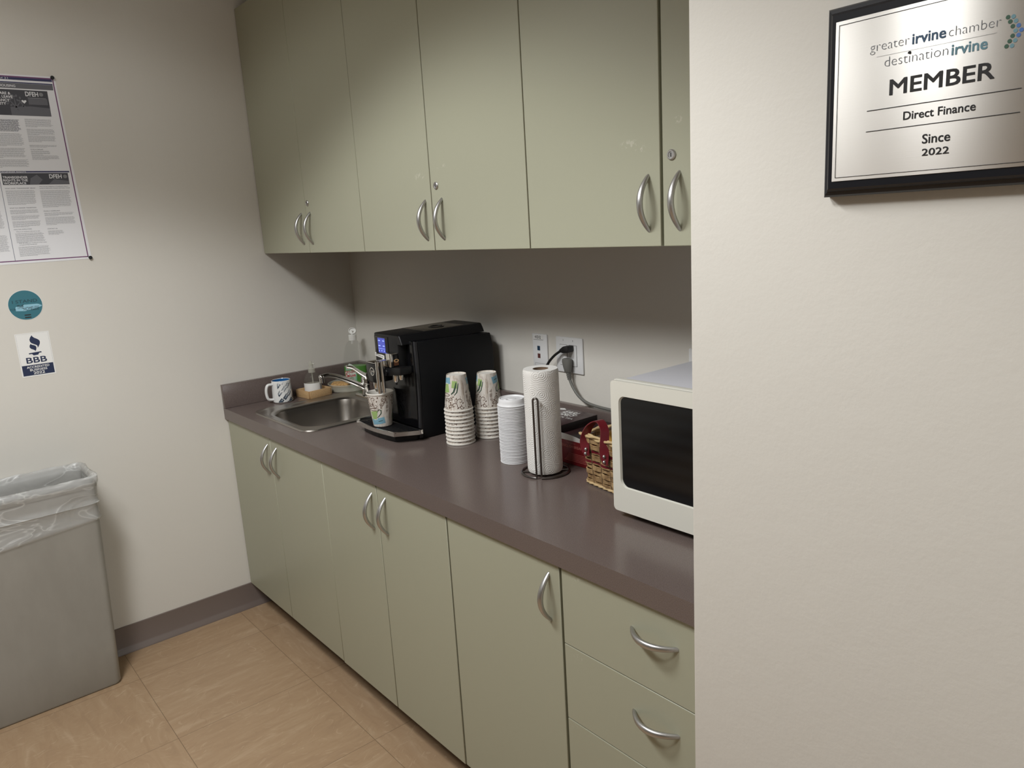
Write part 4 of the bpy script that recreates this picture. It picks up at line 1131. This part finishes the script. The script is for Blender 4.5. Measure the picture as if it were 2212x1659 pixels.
# ------------------------------------------------------------------ waste bin and its liner
t = thing('waste_bin', 'tall slim grey plastic waste bin against the left wall', 'waste bin', (.12, -.83, 0))
def binl(z, ins=0.0, z_abs=None):
    k = z / .770
    return [(x, y, z if z_abs is None else z_abs) for x, y in rrect(.030 - .014 * k + ins, .214 + .036 * k - ins, -1.068 - .030 * k + ins, -.577 + .026 * k - ins, .020 + .004 * k, 6)]
MB().loft([binl(.0005, .012), binl(.003, .004), binl(.012, .0), binl(.2), binl(.4), binl(.6), binl(.755), binl(.757, -.004), binl(.770, -.004), binl(.770, .004), binl(.755, .004), binl(.4, .004), binl(.02, .004), binl(.014, .01)], True, True).build('bin_body', M_BIN, t)
# the liner: up from inside, over the rim, loose skirt outside
def dense(lp_, n=150):
    per = [0]
    for i in range(len(lp_)): per.append(per[-1] + (Vector(lp_[(i + 1) % len(lp_)]) - Vector(lp_[i])).length)
    res = []
    for k in range(n):
        s_ = per[-1] * k / n
        i = max(j for j in range(len(lp_)) if per[j] <= s_); f_ = (s_ - per[i]) / (per[i + 1] - per[i] + 1e-9)
        res.append(tuple(Vector(lp_[i]).lerp(Vector(lp_[(i + 1) % len(lp_)]), f_)))
    return res
def skirt2(base, out, z, jit, seed):
    loop = dense(binl(base)); pts = []; n_ = len(loop)
    for i in range(n_):
        p = Vector(loop[i]); a_ = Vector(loop[i - 1]); b_ = Vector(loop[(i + 1) % n_]); tg = (b_ - a_); nv = Vector((tg.y, -tg.x, 0)).normalized()
        k = noise.noise(Vector((p.x * 13, p.y * 13, seed))); k2 = noise.noise(Vector((p.x * 45 + 3, p.y * 45, seed + 4)))
        zz = z(p.x, p.y) if callable(z) else z
        o_ = max(out + jit * k, .0012) if out > 0 else out + jit * k
        q_ = p + nv * o_; pts.append((q_.x, q_.y, zz + jit * (.35 * k2 + .6 * k)))
    return pts
slant = lambda x, y: .640 + (-.55 - y) * -.085 if x > .1 else .63
lnr = [skirt2(.50, -.012, .42, .006, 9), skirt2(.62, -.010, .58, .007, 8), skirt2(.70, -.009, .68, .007, 7), skirt2(.76, -.010, .748, .006, 1), skirt2(.77, -.009, .785, .006, 2), skirt2(.77, .001, .797, .005, 3), skirt2(.77, .010, .792, .005, 3.5), skirt2(.77, .013, .776, .006, 4), skirt2(.76, .007, .762, .004, 5), skirt2(.75, .0062, .750, .003, 5.5),
       skirt2(.72, .0045, .725, .002, 6), skirt2(.70, .0040, .704, .0016, 6.3), skirt2(.70, .0072, .700, .0018, 6.4), skirt2(.70, .0040, .695, .0014, 6.5), skirt2(.68, .0036, .675, .0014, 6.6), skirt2(.66, .0036, lambda x, y: slant(x, y) + .014, .0014, 6.8), skirt2(.65, .0075, lambda x, y: slant(x, y) + .007, .0016, 6.9), skirt2(.64, .0040, slant, .0012, 7)]
ln = MB().loft(lnr).build('bin_liner', M_LINER, recalc=True, angle=70)
tag(ln, 'translucent white plastic bag folded over the rim of the grey bin', 'bag')
ln.location = (0, 0, 0)

# ------------------------------------------------------------------ paper on the left wall (lies in the y-z plane; +y runs to the right)
def wall_rect(mb, y0, y1, z0, z1, d): mb.poly([(d, y0, z0), (d, y1, z0), (d, y1, z1), (d, y0, z1)])
WR, WU = (0, 1, 0), (0, 0, 1)
def wtext(mb, s, y, z, d, **kw): mb.text(s, (d, y, z), WR, WU, lift=0.0, **kw)
def para(mb, y0, y1, ztop, lines, pitch, d, th=.0016, slope=0.0, seed=0):
    rnd = random.Random(seed); lines = int(lines * 1.35 + .5); pitch /= 1.35; th *= .80
    for i in range(lines):
        yy = y1 - (rnd.random() * .08 + (.3 + .3 * rnd.random() if i == lines - 1 else 0)) * (y1 - y0)
        z = ztop - pitch * i; y = y0
        while y < yy:                     # words
            wl = .004 + rnd.random() * .009; ye = min(y + wl, yy); wall_rect(mb, y, ye, z - th, z, d); y = ye + .0009
t = thing('labor_law_poster', 'large laminated workplace notice poster with dense grey text on the left wall', 'poster', (0.0006, -.9, 1.82))
PD = .0008
pz0, pz1, py1, py0 = 1.5195, 2.1335, -.4050, -1.40
MB().prism([(py0, 1.5140), (-.3963, 1.5193), (-.4143, 2.1337), (py0, 2.1300)], fYZ, .0004, PD).build('sheet', M_PAPER, t)
d1, d2, d3 = PD + .0002, PD + .0004, PD + .0006
bd = MB()
wall_rect(bd, py0 + .011, -.4203, 2.1245, 2.1282, d1); wall_rect(bd, py0 + .011, -.4057, 1.5262, 1.5295, d1)
bd.poly([(d1, -.4088, 1.5262), (d1, -.4055, 1.5262), (d1, -.4203, 2.128), (d1, -.4236, 2.128)])
plabel(bd.build('border', M_PURP, t), 'thin purple border line')
hb = MB()
wall_rect(hb, py0 + .012, -.4245, 2.1165, 2.1243, d1); wall_rect(hb, py0 + .012, -.4250, 2.1065, 2.1100, d1)
wall_rect(hb, py0 + .012, -.4200, 1.8190, 1.8240, d1); wall_rect(hb, -.6300, -.6288, 1.5297, 1.8190, d1)
hb.m(1); wall_rect(hb, py0 + .012, -.4250, 2.0895, 2.1060, d1)
hb.m(2)
wtext(hb, '2 of 21', -.588, 2.1183, d2, width=.036, height=.0050); wtext(hb, 'EMPLOYMENT AND HOUSING', -.535, 2.0935, d2, width=.145, height=.0075, align='RIGHT', bold=.01)
wtext(hb, 'TRANSGENDER RIGHTS', -.550, 1.8197, d2, width=.09, height=.0036, align='RIGHT')
plabel(hb.build('header_bands', [M_INDIGO, M_BANNER2, M_PAPER], t), 'navy and grey heading bands')
bn = MB()
wall_rect(bn, -1.0, -.4445, 2.0035, 2.0855, d1); wall_rect(bn, -.6225, -.4255, 1.7790, 1.8172, d1)
bn.m(1)
bn.poly([(d2, -.56, 2.0035), (d2, -.4445, 2.0035), (d2, -.4445, 2.030), (d2, -.50, 2.034), (d2, -.56, 2.030)])
wall_rect(bn, -.505, -.449, 2.040, 2.060, d2)
def quad(mb, p, q, w0, w1, d):
    dy, dz = q[0] - p[0], q[1] - p[1]; m_ = math.hypot(dy, dz); ny, nz = -dz / m_, dy / m_
    mb.poly([(d, p[0] - ny * w0, p[1] - nz * w0), (d, q[0] - ny * w1, q[1] - nz * w1), (d, q[0] + ny * w1, q[1] + nz * w1), (d, p[0] + ny * w0, p[1] + nz * w0)])
d2b = PD + .0005
for p, q, w0, w1 in (((-.541, 2.0040), (-.543, 2.030), .0045, .0030), ((-.543, 2.029), (-.530, 2.046), .0022, .0012), ((-.543, 2.029), (-.558, 2.050), .0024, .0012), ((-.543, 2.030), (-.545, 2.060), .0020, .0010), ((-.540, 2.022), (-.524, 2.034), .0016, .0009)):
    quad(bn, p, q, w0, w1, d2b)
rl = random.Random(5)
for cy_, cz_ in ((-.530, 2.050), (-.526, 2.044), (-.536, 2.052), (-.558, 2.054), (-.563, 2.047), (-.552, 2.057), (-.545, 2.064), (-.538, 2.066), (-.550, 2.068), (-.523, 2.036), (-.519, 2.033), (-.566, 2.040), (-.570, 2.046), (-.556, 2.036), (-.528, 2.060), (-.560, 2.064)):
    an = rl.random() * 3.1; r1, r2_ = .0042, .0028
    bn.poly([(d2b, cy_ + r1 * math.cos(2 * PI * k / 12) * math.cos(an) - r2_ * math.sin(2 * PI * k / 12) * math.sin(an), cz_ + r1 * math.cos(2 * PI * k / 12) * math.sin(an) + r2_ * math.sin(2 * PI * k / 12) * math.cos(an)) for k in range(12)])
bn.poly([(d2, -.545, 1.779), (d2, -.520, 1.779), (d2, -.505, 1.795), (d2, -.520, 1.812), (d2, -.540, 1.800)])
bn.poly([(d2, -.490, 1.779), (d2, -.4255, 1.779), (d2, -.4255, 1.790), (d2, -.470, 1.797)])
bn.m(2)
for i, s_ in enumerate(('FAMILY CARE &', 'MEDICAL LEAVE', '& PREGNANCY', 'DISABILITY')):
    wtext(bn, s_, (-.5535, -.5485, -.559, -.5705)[i], 2.0690 - .0110 * i, d3, height=.0080, align='RIGHT', bold=.02)
wtext(bn, 'DFEH', -.5105, 2.0665, d3, width=.037, height=.0140, bold=.02)
bn.m(3).poly([(d3, -.4645 + .0062 * math.cos(2 * PI * k / 20), 2.0735 + .0062 * math.sin(2 * PI * k / 20)) for k in range(20)])
bn.poly([(d3, -.4355 + .0062 * math.cos(2 * PI * k / 20), 1.8055 + .0062 * math.sin(2 * PI * k / 20)) for k in range(20)])
bn.m(2); wall_rect(bn, -.506, -.452, 2.0608, 2.0613, d3)
bn.poly([(d3, -.5180 + yy, 2.0420 + zz) for yy, zz in ((0, 0), (.007, .007), (.0065, .0105), (.0035, .0115), (0, .009), (-.0035, .0115), (-.0065, .0105), (-.007, .007))])
wtext(bn, 'DFEH', -.4835, 1.7995, d3, width=.037, height=.0130, bold=.02)
for i, (s_, w_) in enumerate((('TRANSGENDER', .071), ('RIGHTS IN THE', .070), ('WORKPLACE', .064))):
    wtext(bn, s_, -.6195, 1.8000 - .0096 * i, d3, width=w_, height=.0072, bold=.02)
plabel(bn.build('photo_banners', [M_BANNER, M_BANNER2, M_PAPER, M_INKG], t), 'charcoal photo banners with white lettering')
tx = MB()
para(tx, -.66, -.541, 1.9895, 10, .0040, d1, .0022, seed=1)
tx.m(1)
para(tx, -.66, -.539, 1.945, 10, .0041, d1, .0013, seed=2); para(tx, -.66, -.537, 1.898, 8, .0041, d1, .0013, seed=3); para(tx, -.66, -.535, 1.861, 7, .0041, d1, .0013, seed=4)
para(tx, -.5262, -.4445, 1.9930, 7, .0041, d1, .0013, seed=5); para(tx, -.5255, -.4430, 1.9610, 5, .0041, d1, .0013, seed=6); para(tx, -.5255, -.4430, 1.9390, 5, .0041, d1, .0013, seed=7)
para(tx, -.5255, -.4430, 1.9090, 2, .0041, d1, .0013, seed=8); para(tx, -.5245, -.468, 1.8900, 4, .0041, d1, .0013, seed=9); para(tx, -.5240, -.4425, 1.8745, 4, .0041, d1, .0013, seed=10)
para(tx, -.6190, -.5340, 1.7605, 12, .0041, d1, .0013, seed=11); para(tx, -.6170, -.5330, 1.6965, 4, .0041, d1, .0013, seed=12); para(tx, -.6165, -.5330, 1.6775, 4, .0041, d1, .0013, seed=13); para(tx, -.6165, -.5330, 1.6590, 5, .0041, d1, .0013, seed=14)
para(tx, -.6150, -.5290, 1.6190, 8, .0041, d1, .0013, seed=15); para(tx, -.6130, -.5200, 1.5740, 8, .0041, d1, .0013, seed=16)
para(tx, -.5192, -.4270, 1.7590, 14, .0041, d1, .0013, seed=17); para(tx, -.5185, -.4270, 1.6840, 3, .0041, d1, .0013, seed=18); para(tx, -.5185, -.4260, 1.6690, 7, .0041, d1, .0013, seed=19); para(tx, -.5170, -.4690, 1.6235, 4, .0041, d1, .0013, seed=20)
para(tx, -.72, -.640, 1.80, 18, .0041, d1, .0013, seed=21); para(tx, -.72, -.640, 1.70, 16, .0041, d1, .0013, seed=22); para(tx, -.72, -.638, 1.615, 14, .0041, d1, .0013, seed=23)
tx.m(0)
for s_, y, z, w_ in (('WHAT DOES "TRANSGENDER" MEAN?', -.6195, 1.7660, .088), ('WHAT IS A GENDER TRANSITION?', -.6170, 1.7015, .078), ('FAQ FOR EMPLOYERS', -.6160, 1.6310, .052), ('What is an employer allowed to ask?', -.6110, 1.6235, .07), ('How do employers implement dress codes', -.6090, 1.5850, .082), ('and grooming standards?', -.6090, 1.5795, .052),
                    ('What are the obligations of employers when it', -.5190, 1.7712, .088), ('comes to bathrooms, showers and locker rooms?', -.5190, 1.7655, .092), ('FILING A COMPLAINT', -.5190, 1.6885, .050), ('CONTACT US', -.5175, 1.6285, .030), ('TO FILE A COMPLAINT', -.5250, 1.8930, .038)):
    wtext(tx, s_, y, z, d1, width=w_, height=.0034, bold=.012)
plabel(tx.build('body_text', [M_HEAD, M_INKL], t), 'columns of small grey text')
for i, (y, z) in enumerate(((-.4225, 2.1300), (-.4010, 1.5235))):
    tp_ = thing('push_pin', 'black push pin at the %s right corner of the notice poster' % ['upper', 'lower'][i], 'pin', (PD + .0006, y, z))
    MB().tube([(PD + .0008, y, z), (PD + .004, y, z)], .0030, 14).build('pin_neck', M_BLKR, tp_)
    MB().tube([(PD + .004, y, z), (PD + .0065, y, z), (PD + .0075, y, z)], [.0062, .0062, .0050], 18).build('pin_head', M_BLKR, tp_)

t = thing('round_sticker', 'round teal sticker with a handwritten strip on the left wall', 'sticker', (.0005, -.6248, 1.3777))
cy_, cz_, rr = -.6248, 1.3777, .0510
MB().prism([(cy_ + rr * math.cos(2 * PI * k / 64), cz_ + rr * math.sin(2 * PI * k / 64)) for k in range(64)], fYZ, .0003, .0007).build('sticker_disc', [M_TEAL], t)
rg = MB()
rg.loft([[(d, cy_ + r_ * math.cos(2 * PI * k / 64), cz_ + r_ * math.sin(2 * PI * k / 64)) for k in range(64)] for r_, d in ((.0512, .0003), (.0512, .0008), (.0503, .0008))])
rg.build('sticker_edge', M_LABEL, t)
pt = MB()
pt.m(1).poly([(.0009, y, z) for y, z in ((-.6560, 1.3600), (-.6300, 1.3575), (-.5950, 1.3640), (-.5900, 1.3660), (-.5790, 1.3690), (-.5760, 1.3720), (-.5850, 1.3775), (-.5900, 1.3790), (-.6300, 1.3795), (-.6330, 1.3745), (-.6540, 1.3745), (-.6565, 1.3690))])
pt.m(2)
wtext(pt, 'I STAND', -.6620, 1.3860, .0009, width=.074, height=.0105, bold=.004)
wtext(pt, 'FOR', -.6710, 1.3625, .0009, width=.017, height=.0068)
pt.m(0)
wtext(pt, 'THE', -.6500, 1.3665, .0012, width=.020, height=.0130, bold=-.004, shear=.2); wtext(pt, 'HOMELESS', -.6325, 1.3590, .0012, width=.046, height=.0125, bold=-.004, shear=.25)
wall_rect(pt, -.6330, -.6140, 1.3415, 1.3455, .0009); wall_rect(pt, -.6330, -.6140, 1.3330, 1.3370, .0009)
plabel(pt.build('lettering', [M_INK, M_LBLUE, mat('sticker_dark_teal', srgb(24, 58, 68), .5)], t), 'dark lettering on a pale blue marker strip')

t = thing('accreditation_sticker', 'white and navy accredited business sticker with a torch emblem on the left wall', 'sticker', (.0005, -.6228, 1.2053))
MB().box(.0003, .0007, -.6742, -.5715, 1.1290, 1.2815).build('sheet', M_LABEL, t)
pt = MB()
for a, b, c, d in ((-.6715, -.5742, 1.2787, 1.2790), (-.6715, -.6711, 1.1690, 1.2790), (-.5746, -.5742, 1.1690, 1.2790)):
    pt.m(1); wall_rect(pt, a, b, c, d, .0009)
pt.m(0); wall_rect(pt, -.6705, -.5752, 1.1335, 1.1698, .0009)
def blob(pts):
    pp = bez([(0, a, b) for a, b in pts + pts[:1]], 6)[:-1]; pt.poly([(.0009, p.y, p.z) for p in pp])
pt.poly([(.0009, y, z) for y, z in [(-.6242, 1.2725), (-.6225, 1.2680), (-.6180, 1.2630), (-.6100, 1.2580), (-.6045, 1.2530), (-.6030, 1.2470), (-.6045, 1.2400), (-.6090, 1.2320), (-.6130, 1.2265), (-.6125, 1.2330), (-.6150, 1.2370), (-.6220, 1.2410), (-.6290, 1.2455), (-.6325, 1.2510), (-.6330, 1.2580), (-.6300, 1.2650)]])
pt.poly([(.0009, y, z) for y, z in [(-.6325, 1.2430), (-.6290, 1.2400), (-.6230, 1.2375), (-.6180, 1.2345), (-.6165, 1.2290), (-.6180, 1.2220), (-.6225, 1.2150), (-.6225, 1.2190), (-.6260, 1.2220), (-.6330, 1.2260), (-.6365, 1.2310), (-.6360, 1.2370)]])
pt.poly([(.0009, y, z) for y, z in ((-.6425, 1.2115), (-.6045, 1.2135), (-.6035, 1.2095), (-.6115, 1.2090), (-.6150, 1.2030), (-.6290, 1.2020), (-.6335, 1.2078), (-.6420, 1.2075))])
wtext(pt, 'BBB', -.6228, 1.1765, .0009, width=.061, height=.0195, align='CENTER', bold=.016)
pt.m(2)
wtext(pt, 'ACCREDITED', -.6222, 1.1588, .0012, width=.068, height=.0075, align='CENTER', bold=.015); wtext(pt, 'BUSINESS', -.6222, 1.1487, .0012, width=.052, height=.0072, align='CENTER', bold=.015); wtext(pt, '2022', -.6222, 1.1368, .0012, width=.034, height=.0092, align='CENTER', bold=.015)
plabel(pt.build('print', [M_NAVY, M_INKL, M_LABEL], t), 'navy torch emblem and lettering')

# ------------------------------------------------------------------ member plaque on the right wall (x-z plane)
t = thing('member_plaque', 'black framed brushed metal membership plaque on the right wall', 'plaque', (2.7715, RY, 1.66))
qx0, qx1, qz0, qz1 = 2.6570, 2.8860, 1.5645, 1.7510
yb = RY - .0004
lo = lambda ins, d: [(x, yb - d, z) for x, z in ((qx0 + ins, qz0 + ins), (qx1 - ins, qz0 + ins), (qx1 - ins, qz1 - ins), (qx0 + ins, qz1 - ins))]
MB().loft([lo(0, 0), lo(0, .011), lo(.0018, .0135), lo(.0055, .0150), lo(.0065, .0180), lo(.0085, .0195)], True, True).build('board', M_FRAME, t, angle=20)
YP = yb - .0205
pl_ = MB().box(2.6697, 2.8733, YP, YP + .0011, 1.5800, 1.7355, .0003).build('metal_plate', M_PLATE, t)
uvp = pl_.data.uv_layers.new(name='UVMap')
for lp_ in pl_.data.loops:
    co = pl_.data.vertices[lp_.vertex_index].co; uvp.data[lp_.index].uv = (co.x, co.z)
XR, XU = (1, 0, 0), (0, 0, 1)
yt = YP - .0003
lt = MB()
def ptext(s_, x, z, **kw): lt.text(s_, (x, yt, z), XR, XU, lift=0.0, **kw)
def prect(a, b, c, d): lt.poly([(a, yt, c), (b, yt, c), (b, yt, d), (a, yt, d)])
for a, b, c, d in ((2.6732, 2.8698, 1.5834, 1.5839), (2.6732, 2.8698, 1.7314, 1.7319), (2.6732, 2.6737, 1.5834, 1.7319), (2.8693, 2.8698, 1.5834, 1.7319)): prect(a, b, c, d)
ptext('MEMBER', 2.7713, 1.6574, width=.0905, height=.0139, align='CENTER', bold=.014)
prect(2.7045, 2.8385, 1.6452, 1.6459); prect(2.7043, 2.8387, 1.6254, 1.6261)
ptext('Direct Finance', 2.7716, 1.6325, width=.0630, align='CENTER', bold=.012)
ptext('Since', 2.7709, 1.6085, width=.0245, align='CENTER', bold=.012)
ptext('2022', 2.7709, 1.5972, width=.0238, height=.0064, align='CENTER', bold=.012)
plabel(lt.build('black_lettering', M_INK, t), 'black engraved lettering and rules')
lt = MB()
ptext('greater', 2.7055, 1.7003, width=.0370, bold=-.019); ptext('chamber', 2.7770, 1.6997, width=.0420, bold=-.019)
ptext('destination', 2.7200, 1.6842, width=.0572, bold=-.019)
prect(2.7120, 2.8165, 1.6947, 1.6949)
lt.m(1); ptext('irvine', 2.7452, 1.6999, width=.0292, bold=.018)
lt.m(2); ptext('irvine', 2.7803, 1.6834, width=.0290, bold=.018)
for k, (x, z, mi) in enumerate(((2.8240, 1.7057, 3), (2.8281, 1.7054, 4), (2.8259, 1.7018, 3), (2.8302, 1.7015, 4), (2.8281, 1.6976, 3), (2.8325, 1.6974, 5), (2.8305, 1.6936, 4), (2.8349, 1.6933, 5), (2.8285, 1.6898, 3), (2.8330, 1.6896, 5), (2.8265, 1.6859, 3), (2.8307, 1.6857, 4), (2.8244, 1.6821, 3), (2.8286, 1.6818, 4))):
    lt.m(mi).poly([(x + .00175 * math.cos(2 * PI * q_ / 18), yt, z + .00175 * math.sin(2 * PI * q_ / 18)) for q_ in range(18)])
lt.m(6).poly([(2.7432 + (.0012 + .0004 * (q_ % 3)) * math.cos(2 * PI * q_ / 9), yt - .0002, 1.6930 + (.0012 + .0003 * (q_ % 2)) * math.sin(2 * PI * q_ / 9)) for q_ in range(9)])
plabel(lt.build('logo_lettering', [M_TXTG, M_TXTB, M_TXTT, M_D1, M_D2, M_D3, M_BLKM], t), 'grey, blue and teal logo lettering with dots')
